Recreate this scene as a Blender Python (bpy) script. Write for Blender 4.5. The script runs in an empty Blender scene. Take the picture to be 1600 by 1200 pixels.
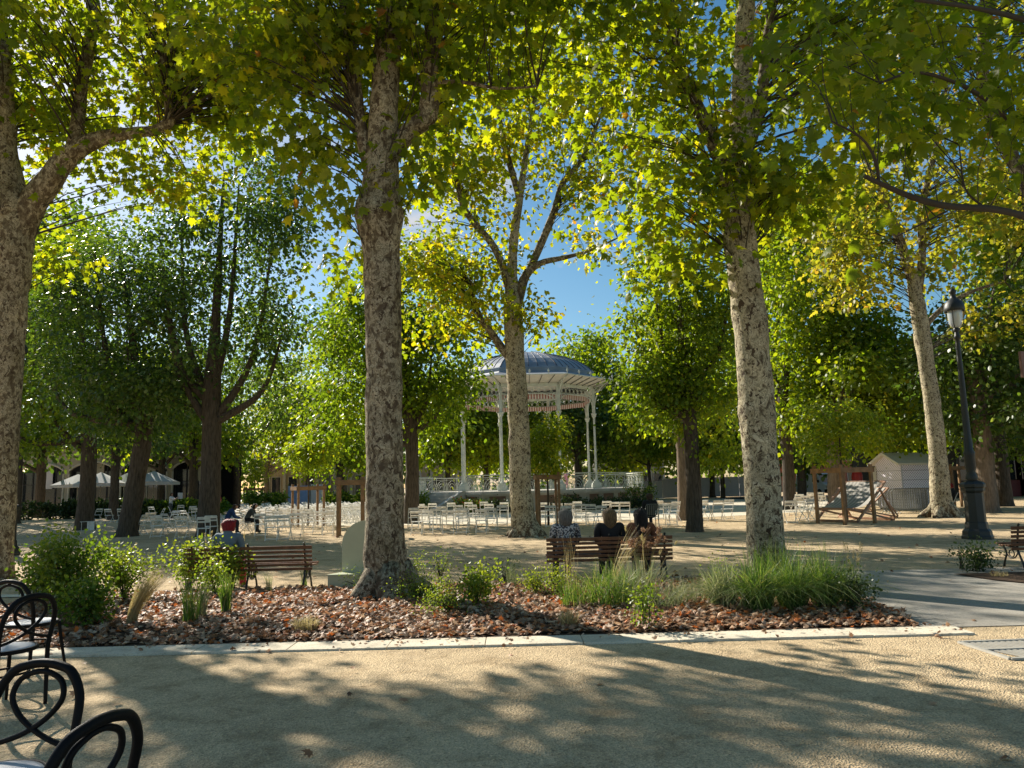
import bpy, bmesh, math, random
import numpy as np
from mathutils import Vector, Matrix, noise as mnoise

random.seed(7); RNG = np.random.default_rng(7)
scene = bpy.context.scene
COL = scene.collection
PI = math.pi

# ------------------------------------------------------------------ camera model
FPX, EYE = 1190.0, 1.65
PITCH = math.atan(157/FPX); ROLL = 0.025
_F = Vector((0, math.cos(PITCH), math.sin(PITCH)))
_U0 = Vector((0, -math.sin(PITCH), math.cos(PITCH))); _X0 = Vector((1, 0, 0))
_R = _X0*math.cos(ROLL) - _U0*math.sin(ROLL)
_U = _U0*math.cos(ROLL) + _X0*math.sin(ROLL)
def ray(px, py): return (_R*((px-800)/FPX) + _U*((600-py)/FPX) + _F)
def G(px, py, z=0.0):
    d = ray(px, py); t = (z-EYE)/d.z
    return Vector((d.x*t, d.y*t, z))
def P(px, py, Y):
    d = ray(px, py); t = Y/d.y
    return Vector((d.x*t, Y, EYE+d.z*t))
def GX(px, Y):                      # ground x at depth Y under image column px (taken at the horizon)
    d = ray(px, 757-0.025*(px-800)+1964/Y); return d.x*Y/d.y
cam = bpy.data.cameras.new('camera'); camo = bpy.data.objects.new('camera', cam); COL.objects.link(camo)
cam.sensor_width = 36; cam.lens = 36*FPX/1600; cam.clip_end = 2000; cam.clip_start = 0.05
M = Matrix((_R, _U, -_F)).transposed().to_4x4(); M.translation = Vector((0, 0, EYE)); camo.matrix_world = M
scene.camera = camo

# ------------------------------------------------------------------ materials
def newmat(name):
    m = bpy.data.materials.new(name); m.use_nodes = True
    nt = m.node_tree; b = nt.nodes['Principled BSDF']
    return m, nt, b
def N(nt, t, **kw):
    n = nt.nodes.new(t)
    for k, v in kw.items():
        if k in n.inputs.keys(): n.inputs[k].default_value = v
        else: setattr(n, k, v)
    return n
def ramp(nt, stops, interp='LINEAR'):
    r = nt.nodes.new('ShaderNodeValToRGB'); cr = r.color_ramp; cr.interpolation = interp
    while len(cr.elements) > 1: cr.elements.remove(cr.elements[-1])
    cr.elements[0].position = stops[0][0]; cr.elements[0].color = (*stops[0][1], 1)
    for p, c in stops[1:]:
        e = cr.elements.new(p); e.color = (*c, 1)
    return r
def simple(name, col, rough=0.6, metal=0.0, vary=0.12, scale=6.0, bump=0.0, bscale=60, spec=0.4):
    m, nt, b = newmat(name); L = nt.links.new
    tc = N(nt, 'ShaderNodeTexCoord'); nz = N(nt, 'ShaderNodeTexNoise', Scale=scale, Detail=5.0)
    L(tc.outputs['Object'], nz.inputs['Vector'])
    c0 = tuple(max(0, c*(1-vary)) for c in col); c1 = tuple(min(1, c*(1+vary)) for c in col)
    r = ramp(nt, [(0.3, c0), (0.7, c1)]); L(nz.outputs['Fac'], r.inputs['Fac'])
    L(r.outputs['Color'], b.inputs['Base Color'])
    b.inputs['Roughness'].default_value = rough; b.inputs['Metallic'].default_value = metal
    b.inputs['Specular IOR Level'].default_value = spec
    if bump:
        n2 = N(nt, 'ShaderNodeTexNoise', Scale=bscale, Detail=4.0); L(tc.outputs['Object'], n2.inputs['Vector'])
        bp = N(nt, 'ShaderNodeBump', Strength=bump, Distance=0.02); L(n2.outputs['Fac'], bp.inputs['Height'])
        L(bp.outputs['Normal'], b.inputs['Normal'])
    return m
def leafmat(name, stops, trans=0.5, tboost=(1.9, 1.75, 0.8), rough=0.45, spec=0.35):
    m, nt, b = newmat(name); L = nt.links.new
    at = N(nt, 'ShaderNodeAttribute', attribute_name='tone')
    r = ramp(nt, stops); L(at.outputs['Fac'], r.inputs['Fac'])
    L(r.outputs['Color'], b.inputs['Base Color']); b.inputs['Roughness'].default_value = rough
    b.inputs['Specular IOR Level'].default_value = spec
    tr = N(nt, 'ShaderNodeBsdfTranslucent')
    mul = nt.nodes.new('ShaderNodeMix'); mul.data_type = 'RGBA'; mul.blend_type = 'MULTIPLY'
    mul.inputs['Factor'].default_value = 1.0; mul.inputs[7].default_value = (*tboost, 1)
    mul.clamp_result = False
    L(r.outputs['Color'], mul.inputs[6]); L(mul.outputs[2], tr.inputs['Color'])
    mx = N(nt, 'ShaderNodeMixShader', Fac=trans); L(b.outputs[0], mx.inputs[1]); L(tr.outputs[0], mx.inputs[2])
    L(mx.outputs[0], nt.nodes['Material Output'].inputs['Surface'])
    return m
def planebark(name, bias=0.0, low=True):
    m, nt, b = newmat(name); L = nt.links.new
    tc = N(nt, 'ShaderNodeTexCoord'); mp = N(nt, 'ShaderNodeMapping'); mp.inputs['Scale'].default_value = (1, 1, 0.72)
    L(tc.outputs['Object'], mp.inputs['Vector'])
    n1 = N(nt, 'ShaderNodeTexNoise', Scale=9.5, Detail=6.0, Roughness=0.66, Distortion=0.5); L(mp.outputs[0], n1.inputs['Vector'])
    n2 = N(nt, 'ShaderNodeTexNoise', Scale=14.0, Detail=4.0, Roughness=0.6, Distortion=1.0); L(mp.outputs[0], n2.inputs['Vector'])
    r1 = ramp(nt, [(0, (0.11, 0.08, 0.05)), (0.39+bias, (0.155, 0.12, 0.075)), (0.455+bias, (0.255, 0.21, 0.135)), (0.51+bias, (0.42, 0.355, 0.245)), (0.565+bias, (0.22, 0.185, 0.115)), (0.62+bias, (0.47, 0.405, 0.285))], 'CONSTANT')
    r2 = ramp(nt, [(0, (0, 0, 0)), (0.575, (1, 1, 1))], 'CONSTANT')
    L(n1.outputs['Fac'], r1.inputs['Fac']); L(n2.outputs['Fac'], r2.inputs['Fac'])
    mx = nt.nodes.new('ShaderNodeMix'); mx.data_type = 'RGBA'; mx.inputs[7].default_value = (0.085, 0.058, 0.036, 1)
    L(r2.outputs['Color'], mx.inputs[0]); L(r1.outputs['Color'], mx.inputs[6])
    # brown rough foot of the trunk
    sx = N(nt, 'ShaderNodeSeparateXYZ'); L(tc.outputs['Object'], sx.inputs[0])
    n3 = N(nt, 'ShaderNodeTexNoise', Scale=9.0, Detail=6.0, Roughness=0.65); L(tc.outputs['Object'], n3.inputs['Vector'])
    ma = N(nt, 'ShaderNodeMath', operation='MULTIPLY_ADD'); L(n3.outputs['Fac'], ma.inputs[0]); ma.inputs[1].default_value = 5.0; L(sx.outputs['Z'], ma.inputs[2])
    r3 = ramp(nt, [(0.0, (1, 1, 1)), (0.48, (1, 1, 1)), (0.56, (0, 0, 0))]); 
    md = N(nt, 'ShaderNodeMath', operation='DIVIDE'); L(ma.outputs[0], md.inputs[0]); md.inputs[1].default_value = 5.0 if low else 60
    L(md.outputs[0], r3.inputs['Fac'])
    mx2 = nt.nodes.new('ShaderNodeMix'); mx2.data_type = 'RGBA'
    r4 = ramp(nt, [(0.3, (0.075, 0.048, 0.028)), (0.7, (0.15, 0.10, 0.06))]); L(n2.outputs['Fac'], r4.inputs['Fac'])
    L(r3.outputs['Color'], mx2.inputs[0]); L(mx.outputs[2], mx2.inputs[6]); L(r4.outputs['Color'], mx2.inputs[7])
    if not low: mx2.inputs[0].default_value = 0; nt.links.remove(mx2.inputs[0].links[0])
    L(mx2.outputs[2], b.inputs['Base Color']); b.inputs['Roughness'].default_value = 0.85
    b.inputs['Specular IOR Level'].default_value = 0.2
    n5 = N(nt, 'ShaderNodeTexNoise', Scale=1.6, Detail=5.0, Roughness=0.6); L(tc.outputs['Object'], n5.inputs['Vector'])
    r5 = ramp(nt, [(0.3, (0.62, 0.60, 0.52)), (0.5, (0.95, 0.95, 0.95)), (0.7, (1.25, 1.22, 1.15))]); L(n5.outputs['Fac'], r5.inputs['Fac'])
    mx5 = nt.nodes.new('ShaderNodeMix'); mx5.data_type = 'RGBA'; mx5.blend_type = 'MULTIPLY'; mx5.inputs[0].default_value = 1.0; mx5.clamp_result = False
    L(mx2.outputs[2], mx5.inputs[6]); L(r5.outputs['Color'], mx5.inputs[7]); L(mx5.outputs[2], b.inputs['Base Color'])
    bp = N(nt, 'ShaderNodeBump', Strength=0.7, Distance=0.035); ad = N(nt, 'ShaderNodeMath', operation='ADD')
    L(n1.outputs['Fac'], ad.inputs[0]); L(n3.outputs['Fac'], ad.inputs[1]); L(ad.outputs[0], bp.inputs['Height'])
    L(bp.outputs['Normal'], b.inputs['Normal'])
    return m
def roughbark(name, c0, c1):
    m, nt, b = newmat(name); L = nt.links.new
    tc = N(nt, 'ShaderNodeTexCoord'); mp = N(nt, 'ShaderNodeMapping'); mp.inputs['Scale'].default_value = (1, 1, 0.16)
    L(tc.outputs['Object'], mp.inputs['Vector'])
    n1 = N(nt, 'ShaderNodeTexNoise', Scale=20.0, Detail=6.0, Roughness=0.65); L(mp.outputs[0], n1.inputs['Vector'])
    r1 = ramp(nt, [(0.32, c0), (0.68, c1)]); L(n1.outputs['Fac'], r1.inputs['Fac']); L(r1.outputs['Color'], b.inputs['Base Color'])
    b.inputs['Roughness'].default_value = 0.9; b.inputs['Specular IOR Level'].default_value = 0.2
    bp = N(nt, 'ShaderNodeBump', Strength=0.9, Distance=0.04); L(n1.outputs['Fac'], bp.inputs['Height']); L(bp.outputs['Normal'], b.inputs['Normal'])
    return m
def groundmat(name, cols, fine=120, bump=0.6, big=0.35, speck=True):
    m, nt, b = newmat(name); L = nt.links.new
    tc = N(nt, 'ShaderNodeTexCoord')
    a = N(nt, 'ShaderNodeTexNoise', Scale=big, Detail=6.0, Roughness=0.6); L(tc.outputs['Object'], a.inputs['Vector'])
    f = N(nt, 'ShaderNodeTexNoise', Scale=fine, Detail=3.0, Roughness=0.7); L(tc.outputs['Object'], f.inputs['Vector'])
    v = N(nt, 'ShaderNodeTexVoronoi', Scale=fine*0.7); L(tc.outputs['Object'], v.inputs['Vector'])
    r = ramp(nt, [(0.3, cols[0]), (0.7, cols[1])]); L(a.outputs['Fac'], r.inputs['Fac'])
    r2a = ramp(nt, [(0.30, (0.35, 0.33, 0.30)), (0.52, (1, 1, 1)), (0.75, (1.0, 1.0, 1.0))]); L(f.outputs['Fac'], r2a.inputs['Fac'])
    md = N(nt, 'ShaderNodeTexNoise', Scale=2.6, Detail=8.0, Roughness=0.7, Distortion=0.6); L(tc.outputs['Object'], md.inputs['Vector'])
    rm = ramp(nt, [(0.34, (0.66, 0.63, 0.58)), (0.5, (0.96, 0.96, 0.95)), (0.64, (1.1, 1.1, 1.08))]); L(md.outputs['Fac'], rm.inputs['Fac'])
    r2 = nt.nodes.new('ShaderNodeMix'); r2.data_type = 'RGBA'; r2.blend_type = 'MULTIPLY'; r2.inputs[0].default_value = 1.0; L(r2a.outputs['Color'], r2.inputs[6]); L(rm.outputs['Color'], r2.inputs[7])
    mx = nt.nodes.new('ShaderNodeMix'); mx.data_type = 'RGBA'; mx.blend_type = 'MULTIPLY'; mx.inputs[0].default_value = 0.9 if speck else 0.6
    L(r.outputs['Color'], mx.inputs[6]); L(r2.outputs[2], mx.inputs[7])
    if speck:
        r3 = ramp(nt, [(0.0, (0.46, 0.43, 0.38)), (0.25, (0.85, 0.84, 0.83)), (0.6, (1.04, 1.03, 1.0)), (0.9, (1.38, 1.35, 1.28))]); L(v.outputs['Color'], r3.inputs['Fac'])
        mx3 = nt.nodes.new('ShaderNodeMix'); mx3.data_type = 'RGBA'; mx3.blend_type = 'MULTIPLY'; mx3.inputs[0].default_value = 0.8
        L(mx.outputs[2], mx3.inputs[6]); L(r3.outputs['Color'], mx3.inputs[7]); L(mx3.outputs[2], b.inputs['Base Color'])
    else: L(mx.outputs[2], b.inputs['Base Color'])
    b.inputs['Roughness'].default_value = 0.95; b.inputs['Specular IOR Level'].default_value = 0.15
    bp = N(nt, 'ShaderNodeBump', Strength=bump, Distance=0.012); L(v.outputs['Distance'], bp.inputs['Height'])
    n4 = N(nt, 'ShaderNodeTexNoise', Scale=9.0, Detail=6.0); L(tc.outputs['Object'], n4.inputs['Vector'])
    bp2 = N(nt, 'ShaderNodeBump', Strength=bump*0.22, Distance=0.05); L(n4.outputs['Fac'], bp2.inputs['Height'])
    L(bp.outputs['Normal'], bp2.inputs['Normal']); L(bp2.outputs['Normal'], b.inputs['Normal'])
    return m
def stripemat(name, c0, c1, scale, axis='X', soft=0.02):
    m, nt, b = newmat(name); L = nt.links.new
    tc = N(nt, 'ShaderNodeTexCoord'); sx = N(nt, 'ShaderNodeSeparateXYZ'); L(tc.outputs['UV'], sx.inputs[0])
    mm = N(nt, 'ShaderNodeMath', operation='MULTIPLY'); mm.inputs[1].default_value = scale; L(sx.outputs[axis], mm.inputs[0])
    fr = N(nt, 'ShaderNodeMath', operation='FRACT'); L(mm.outputs[0], fr.inputs[0])
    r = ramp(nt, [(0, c0), (0.5, c0), (0.5+soft, c1), (1, c1)]); L(fr.outputs[0], r.inputs['Fac']); L(r.outputs['Color'], b.inputs['Base Color'])
    b.inputs['Roughness'].default_value = 0.8
    return m

MT = {}
MT['sand'] = groundmat('sand_gravel', ((0.56, 0.425, 0.265), (0.70, 0.545, 0.35)), fine=92, bump=0.9)
MT['concrete'] = groundmat('pale_concrete', ((0.37, 0.34, 0.29), (0.47, 0.43, 0.37)), fine=60, bump=0.12, big=0.8, speck=False)
MT['kerb'] = groundmat('kerb_stone', ((0.62, 0.55, 0.43), (0.78, 0.70, 0.55)), fine=45, bump=0.15, big=1.5, speck=False)
MT['soil'] = groundmat('dark_soil', ((0.05, 0.033, 0.022), (0.10, 0.065, 0.042)), fine=30, bump=1.0, big=2.0)
MT['asphalt'] = groundmat('asphalt', ((0.05, 0.05, 0.05), (0.075, 0.072, 0.07)), fine=50, bump=0.3)
MT['planeA'] = planebark('plane_bark'); MT['planeB'] = planebark('plane_bark_pale', bias=-0.03)
for _n in MT['planeB'].node_tree.nodes:
    if _n.type == 'VALTORGB' and len(_n.color_ramp.elements) == 6:
        for _e, _c in zip(_n.color_ramp.elements, ((.10, .07, .045), (.20, .165, .105), (.36, .31, .20), (.52, .45, .31), (.27, .235, .15), (.58, .51, .36))): _e.color = (*_c, 1)
MT['planehi'] = planebark('plane_bark_limb', bias=0.03, low=False)
MT['bark'] = roughbark('brown_bark', (0.036, 0.028, 0.020), (0.125, 0.098, 0.072))
MT['barkpale'] = roughbark('grey_bark', (0.10, 0.075, 0.055), (0.27, 0.205, 0.15))
MT['twig'] = simple('twig_bark', (0.05, 0.038, 0.025), 0.85)
MT['leaf_plane'] = leafmat('plane_leaves', [(0, (0.06, 0.10, 0.012)), (0.45, (0.12, 0.165, 0.016)), (0.8, (0.22, 0.235, 0.02)), (0.96, (0.33, 0.27, 0.03)), (1, (0.20, 0.10, 0.03))], trans=0.6, tboost=(3.0, 2.75, 0.45))
MT['leaf_yellow'] = leafmat('plane_leaves_autumn', [(0, (0.07, 0.11, 0.02)), (0.5, (0.19, 0.20, 0.028)), (0.85, (0.32, 0.27, 0.05)), (1, (0.33, 0.20, 0.06))], trans=0.55, tboost=(2.5, 2.3, 0.7))
MT['leaf_dark'] = leafmat('linden_leaves', [(0, (0.026, 0.055, 0.014)), (0.5, (0.052, 0.095, 0.018)), (0.9, (0.11, 0.155, 0.035)), (1, (0.17, 0.20, 0.09))], trans=0.42, tboost=(2.6, 2.6, 0.7), spec=0.4, rough=0.4)
MT['leaf_mid'] = leafmat('park_leaves', [(0, (0.045, 0.09, 0.012)), (0.5, (0.11, 0.17, 0.018)), (0.9, (0.22, 0.26, 0.025)), (1, (0.30, 0.26, 0.03))], trans=0.55, tboost=(2.6, 2.4, 0.5))
MT['leaf_shrub'] = leafmat('shrub_leaves', [(0, (0.045, 0.09, 0.014)), (0.5, (0.10, 0.165, 0.022)), (1, (0.24, 0.27, 0.04))], trans=0.45, tboost=(2.0, 2.0, 0.7))
MT['leaf_deep'] = leafmat('deep_shrub_leaves', [(0, (0.018, 0.035, 0.012)), (0.6, (0.04, 0.07, 0.02)), (1, (0.08, 0.12, 0.04))], trans=0.3)
MT['flower'] = leafmat('orange_flowers', [(0, (0.10, 0.10, 0.02)), (0.4, (0.45, 0.10, 0.03)), (1, (0.55, 0.18, 0.05))], trans=0.3, tboost=(1.5, 1.5, 1.5))
MT['grass'] = leafmat('green_grass', [(0, (0.035, 0.085, 0.015)), (0.5, (0.085, 0.16, 0.03)), (0.85, (0.19, 0.26, 0.08)), (1, (0.34, 0.33, 0.16))], trans=0.4, tboost=(1.8, 1.8, 0.7))
MT['grassgrey'] = leafmat('silvery_grass', [(0, (0.11, 0.15, 0.06)), (0.5, (0.20, 0.24, 0.12)), (1, (0.40, 0.38, 0.27))], trans=0.4, tboost=(1.5, 1.5, 1.0))
MT['straw'] = leafmat('straw_grass', [(0, (0.28, 0.23, 0.10)), (0.5, (0.45, 0.36, 0.19)), (1, (0.62, 0.50, 0.30))], trans=0.45, tboost=(1.4, 1.4, 1.1))
MT['litter'] = leafmat('dry_leaves', [(0, (0.08, 0.048, 0.028)), (0.35, (0.25, 0.135, 0.072)), (0.65, (0.47, 0.30, 0.185)), (0.86, (0.64, 0.50, 0.36)), (0.90, (0.50, 0.15, 0.035)), (1, (0.50, 0.15, 0.03))], trans=0.2, tboost=(1.6, 1.4, 1.2), rough=0.6)
MT['whitem'] = simple('white_metal', (0.74, 0.72, 0.66), 0.5, vary=0.16, scale=9)
MT['ironwhite'] = simple('painted_ironwork', (0.62, 0.64, 0.56), 0.6, vary=0.14, scale=3)
MT['iron'] = simple('dark_iron', (0.022, 0.024, 0.02), 0.35, metal=0.3, vary=0.3, spec=0.6)
MT['irongreen'] = simple('dark_green_iron', (0.014, 0.016, 0.012), 0.5, metal=0.0, vary=0.3, bump=0.2, spec=0.55)
MT['chairblack'] = simple('black_lacquered_metal', (0.007, 0.006, 0.006), 0.55, metal=0.0, vary=0.3, bump=0.15, bscale=25, spec=0.15)
MT['seatpad'] = simple('pale_grey_seat', (0.50, 0.52, 0.56), 0.5)
MT['benchwood'] = simple('varnished_bench_wood', (0.17, 0.075, 0.035), 0.42, vary=0.3, scale=9, bump=0.2, bscale=40)
MT['postwood'] = simple('guard_timber', (0.24, 0.135, 0.06), 0.7, vary=0.3, scale=5, bump=0.3, bscale=30)
MT['deckwood'] = simple('deck_chair_timber', (0.36, 0.20, 0.12), 0.6, vary=0.2)
MT['sage'] = simple('sage_green_paint', (0.45, 0.47, 0.32), 0.5, vary=0.04)
MT['stone'] = simple('pale_stone', (0.50, 0.47, 0.41), 0.85, vary=0.12, scale=2, bump=0.2)
MT['step'] = simple('step_stone', (0.42, 0.39, 0.34), 0.85, vary=0.15, scale=3)
MT['pinkstone'] = simple('pinkish_stone', (0.30, 0.19, 0.14), 0.85, vary=0.2, scale=3, bump=0.2)
MT['zinc'] = simple('blue_grey_zinc', (0.27, 0.285, 0.31), 0.42, metal=0.1, vary=0.18, scale=1.2)
MT['zincdark'] = simple('zinc_rib', (0.07, 0.08, 0.10), 0.5, metal=0.1)
MT['awning'] = simple('cream_panels', (0.66, 0.62, 0.53), 0.6, vary=0.06)
MT['valance'] = stripemat('striped_valance', (0.42, 0.17, 0.14), (0.72, 0.66, 0.60), 20)
MT['deckfab'] = stripemat('striped_canvas', (0.24, 0.225, 0.20), (0.38, 0.355, 0.31), 9, axis='X', soft=0.05)
MT['glass'] = simple('dark_glass', (0.02, 0.025, 0.03), 0.08, vary=0.3, spec=0.7)
MT['dark'] = simple('dark_interior', (0.012, 0.012, 0.013), 0.8)
MT['cream'] = simple('cream_render', (0.34, 0.31, 0.24), 0.85, vary=0.12, scale=1.5)
MT['beige'] = simple('beige_stone', (0.42, 0.33, 0.23), 0.85, vary=0.15, scale=1.5)
MT['teal'] = simple('grey_green_roof', (0.10, 0.15, 0.15), 0.5, vary=0.2)
MT['slate'] = simple('dark_roof', (0.04, 0.04, 0.045), 0.7)
MT['brick'] = simple('terracotta_render', (0.38, 0.14, 0.08), 0.85, vary=0.2)
MT['red'] = simple('red_paint', (0.45, 0.03, 0.02), 0.4)
MT['maroon'] = simple('maroon_panel', (0.12, 0.015, 0.015), 0.5)
MT['blue'] = simple('pale_blue_panel', (0.20, 0.30, 0.55), 0.5)
MT['van'] = simple('white_van_paint', (0.66, 0.68, 0.72), 0.25, vary=0.03)
MT['rubber'] = simple('tyre_rubber', (0.02, 0.02, 0.02), 0.85)
MT['hoard'] = simple('white_hoarding', (0.52, 0.51, 0.54), 0.7, vary=0.1, scale=0.8)
MT['grate'] = simple('pale_cast_grate', (0.40, 0.38, 0.33), 0.6)
MT['canvas'] = simple('white_parasol_canvas', (0.48, 0.49, 0.50), 0.7, vary=0.04)
MT['steel'] = simple('galvanised_steel', (0.19, 0.19, 0.165), 0.5, metal=0.3)
MT['shade'] = simple('shop_shade', (0.06, 0.05, 0.045), 0.7)
MT['signface'] = simple('brown_pink_board', (0.20, 0.10, 0.07), 0.6)
MT['lamp_glass'] = simple('lamp_glass', (0.45, 0.45, 0.43), 0.1, spec=0.7)
def _gl():
    m, nt, b = newmat('clear_lantern_glass'); b.inputs['Base Color'].default_value = (0.75, 0.76, 0.74, 1)
    b.inputs['Roughness'].default_value = 0.12; b.inputs['Transmission Weight'].default_value = 0.45
    n = N(nt, 'ShaderNodeTexNoise', Scale=14.0); bp = N(nt, 'ShaderNodeBump', Strength=0.4); nt.links.new(n.outputs['Fac'], bp.inputs['Height']); nt.links.new(bp.outputs['Normal'], b.inputs['Normal'])
    return m
MT['lantern'] = _gl()
def _hut():
    m, nt, b = newmat('lilac_dotted_panel'); L = nt.links.new
    tc = N(nt, 'ShaderNodeTexCoord'); sx = N(nt, 'ShaderNodeSeparateXYZ'); L(tc.outputs['UV'], sx.inputs[0])
    def frac(o, s, off=0.0):
        a = N(nt, 'ShaderNodeMath', operation='MULTIPLY_ADD'); a.inputs[1].default_value = s; a.inputs[2].default_value = off; L(o, a.inputs[0])
        f = N(nt, 'ShaderNodeMath', operation='FRACT'); L(a.outputs[0], f.inputs[0])
        c = N(nt, 'ShaderNodeMath', operation='SUBTRACT'); L(f.outputs[0], c.inputs[0]); c.inputs[1].default_value = 0.5
        q = N(nt, 'ShaderNodeMath', operation='MULTIPLY'); L(c.outputs[0], q.inputs[0]); L(c.outputs[0], q.inputs[1]); return q.outputs[0]
    s1 = N(nt, 'ShaderNodeMath', operation='ADD'); L(frac(sx.outputs['X'], 7.5), s1.inputs[0]); L(frac(sx.outputs['Y'], 7.5), s1.inputs[1])
    s2 = N(nt, 'ShaderNodeMath', operation='ADD'); L(frac(sx.outputs['X'], 7.5, 0.5), s2.inputs[0]); L(frac(sx.outputs['Y'], 7.5, 0.5), s2.inputs[1])
    mn = N(nt, 'ShaderNodeMath', operation='MINIMUM'); L(s1.outputs[0], mn.inputs[0]); L(s2.outputs[0], mn.inputs[1])
    r = ramp(nt, [(0, (0.26, 0.22, 0.33)), (0.03, (0.26, 0.22, 0.33)), (0.045, (0.84, 0.80, 0.87))]); L(mn.outputs[0], r.inputs['Fac'])
    L(r.outputs['Color'], b.inputs['Base Color']); b.inputs['Roughness'].default_value = 0.7
    return m
MT['hut'] = _hut()

# ------------------------------------------------------------------ object helpers
def obj(name, me, parent=None, mats=None):
    o = bpy.data.objects.new(name, me); COL.objects.link(o)
    if parent: o.parent = parent
    return o
def tag(o, label=None, cat=None, group=None, kind=None):
    if label: o['label'] = label
    if cat: o['category'] = cat
    if group: o['group'] = group
    if kind: o['kind'] = kind
    return o
def empty(name, loc, rz=0.0, label=None, cat=None, group=None):
    o = bpy.data.objects.new(name, None); COL.objects.link(o); o.location = loc; o.rotation_euler = (0, 0, rz)
    o.empty_display_size = 0.3
    return tag(o, label, cat, group)
def copy_tree(root, loc, rz, label=None, group=None, scale=None):
    r = root.copy(); COL.objects.link(r); r.location = loc; r.rotation_euler = (0, 0, rz)
    if scale: r.scale = (scale,)*3
    if label: r['label'] = label
    if group: r['group'] = group
    for ch in root.children:
        c = ch.copy(); COL.objects.link(c); c.parent = r
        for g in ch.children:
            d = g.copy(); COL.objects.link(d); d.parent = c
    return r
class MB:
    def __init__(s): s.v = []; s.f = []; s.m = []; s.uv = {}
    def face(s, pts, mi=0, uv=None):
        i = len(s.v); s.v += [tuple(p) for p in pts]; s.f.append(tuple(range(i, i+len(pts)))); s.m.append(mi)
        if uv: s.uv[len(s.f)-1] = uv
    def box(s, c, size, rot=None, mi=0, taper=1.0):
        x, y, z = (a/2 for a in size); c = Vector(c)
        pts = []
        for sz in (-1, 1):
            k = taper if sz > 0 else 1
            for sx, sy in ((-1, -1), (1, -1), (1, 1), (-1, 1)):
                p = Vector((sx*x*k, sy*y*k, sz*z))
                if rot is not None: p = rot @ p
                pts.append(c+p)
        i = len(s.v); s.v += [tuple(p) for p in pts]
        for q in ((0, 3, 2, 1), (4, 5, 6, 7), (0, 1, 5, 4), (1, 2, 6, 5), (2, 3, 7, 6), (3, 0, 4, 7)):
            s.f.append(tuple(i+k for k in q)); s.m.append(mi)
    def bar(s, a, b, w, h=None, mi=0, up=(0, 0, 1)):
        a = Vector(a); b = Vector(b); d = b-a; L = d.length
        if L < 1e-6: return
        d.normalize(); u = Vector(up)
        if abs(d.dot(u)) > 0.97: u = Vector((0, 1, 0))
        x = d.cross(u).normalized(); u = x.cross(d)
        R = Matrix((x, d, u)).transposed()
        s.box((a+b)/2, (w, L, h or w), R, mi)
    def tube(s, pts, rad, n=8, mi=0, cap=True, closed=False, jit=0.0, seed=0):
        pts = [Vector(p) for p in pts]; m = len(pts)
        if not hasattr(rad, '__len__'): rad = [rad]*m
        tan = []
        for i in range(m):
            if closed: t = pts[(i+1) % m]-pts[i-1]
            else: t = pts[min(i+1, m-1)]-pts[max(i-1, 0)]
            tan.append(t.normalized())
        u = Vector((0, 0, 1)) if abs(tan[0].z) < 0.9 else Vector((1, 0, 0))
        base = len(s.v); x = tan[0].cross(u).normalized()
        for i in range(m):
            x = (x - tan[i]*x.dot(tan[i])).normalized(); y = tan[i].cross(x)
            for k in range(n):
                a = 2*PI*k/n; r = rad[i]
                if jit:
                    q = pts[i] + (x*math.cos(a)+y*math.sin(a))*rad[i]
                    r *= 1 + jit*(mnoise.noise(q*2.2+Vector((seed, 0, 0)))*1.2 + 0.5*mnoise.noise(q*6+Vector((seed, 3, 0))))
                s.v.append(tuple(pts[i] + (x*math.cos(a)+y*math.sin(a))*r))
        rng = range(m) if closed else range(m-1)
        for i in rng:
            j = (i+1) % m
            for k in range(n):
                k2 = (k+1) % n
                s.f.append((base+i*n+k, base+i*n+k2, base+j*n+k2, base+j*n+k)); s.m.append(mi)
        if cap and not closed:
            s.f.append(tuple(base+k for k in range(n))[::-1]); s.m.append(mi)
            s.f.append(tuple(base+(m-1)*n+k for k in range(n))); s.m.append(mi)
    def lathe(s, prof, n=16, c=(0, 0, 0), mi=0, rot=0.0, a0=0.0, a1=2*PI):
        base = len(s.v); full = abs(a1-a0-2*PI) < 1e-6; cnt = n if full else n+1
        for (r, z) in prof:
            for k in range(cnt):
                a = a0+(a1-a0)*k/n+rot; s.v.append((c[0]+r*math.cos(a), c[1]+r*math.sin(a), c[2]+z))
        for i in range(len(prof)-1):
            for k in range(n):
                k2 = (k+1) % cnt if full else k+1
                s.f.append((base+i*cnt+k, base+i*cnt+k2, base+(i+1)*cnt+k2, base+(i+1)*cnt+k)); s.m.append(mi)
    def prism(s, poly, z0, z1, mi=0, mi_side=None):
        n = len(poly); i = len(s.v)
        s.v += [(p[0], p[1], z0) for p in poly] + [(p[0], p[1], z1) for p in poly]
        s.f.append(tuple(range(i, i+n))[::-1]); s.m.append(mi); s.f.append(tuple(range(i+n, i+2*n))); s.m.append(mi)
        for k in range(n):
            k2 = (k+1) % n; s.f.append((i+k, i+k2, i+n+k2, i+n+k)); s.m.append(mi if mi_side is None else mi_side)
    def build(s, name, mats, parent=None, smooth=False, bevel=0.0):
        me = bpy.data.meshes.new(name); me.from_pydata(s.v, [], s.f)
        mats = mats if isinstance(mats, (list, tuple)) else [mats]
        for m in mats: me.materials.append(MT[m])
        me.polygons.foreach_set('material_index', s.m)
        if s.uv:
            ul = me.uv_layers.new(name='UVMap')
            for fi, uv in s.uv.items():
                for li, t in zip(me.polygons[fi].loop_indices, uv): ul.data[li].uv = t
        if smooth: me.polygons.foreach_set('use_smooth', [True]*len(me.polygons))
        me.validate(); me.update()
        o = obj(name, me, parent)
        if bevel:
            bv = o.modifiers.new('bevel', 'BEVEL'); bv.width = bevel; bv.segments = 2; bv.limit_method = 'ANGLE'
        return o
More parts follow.
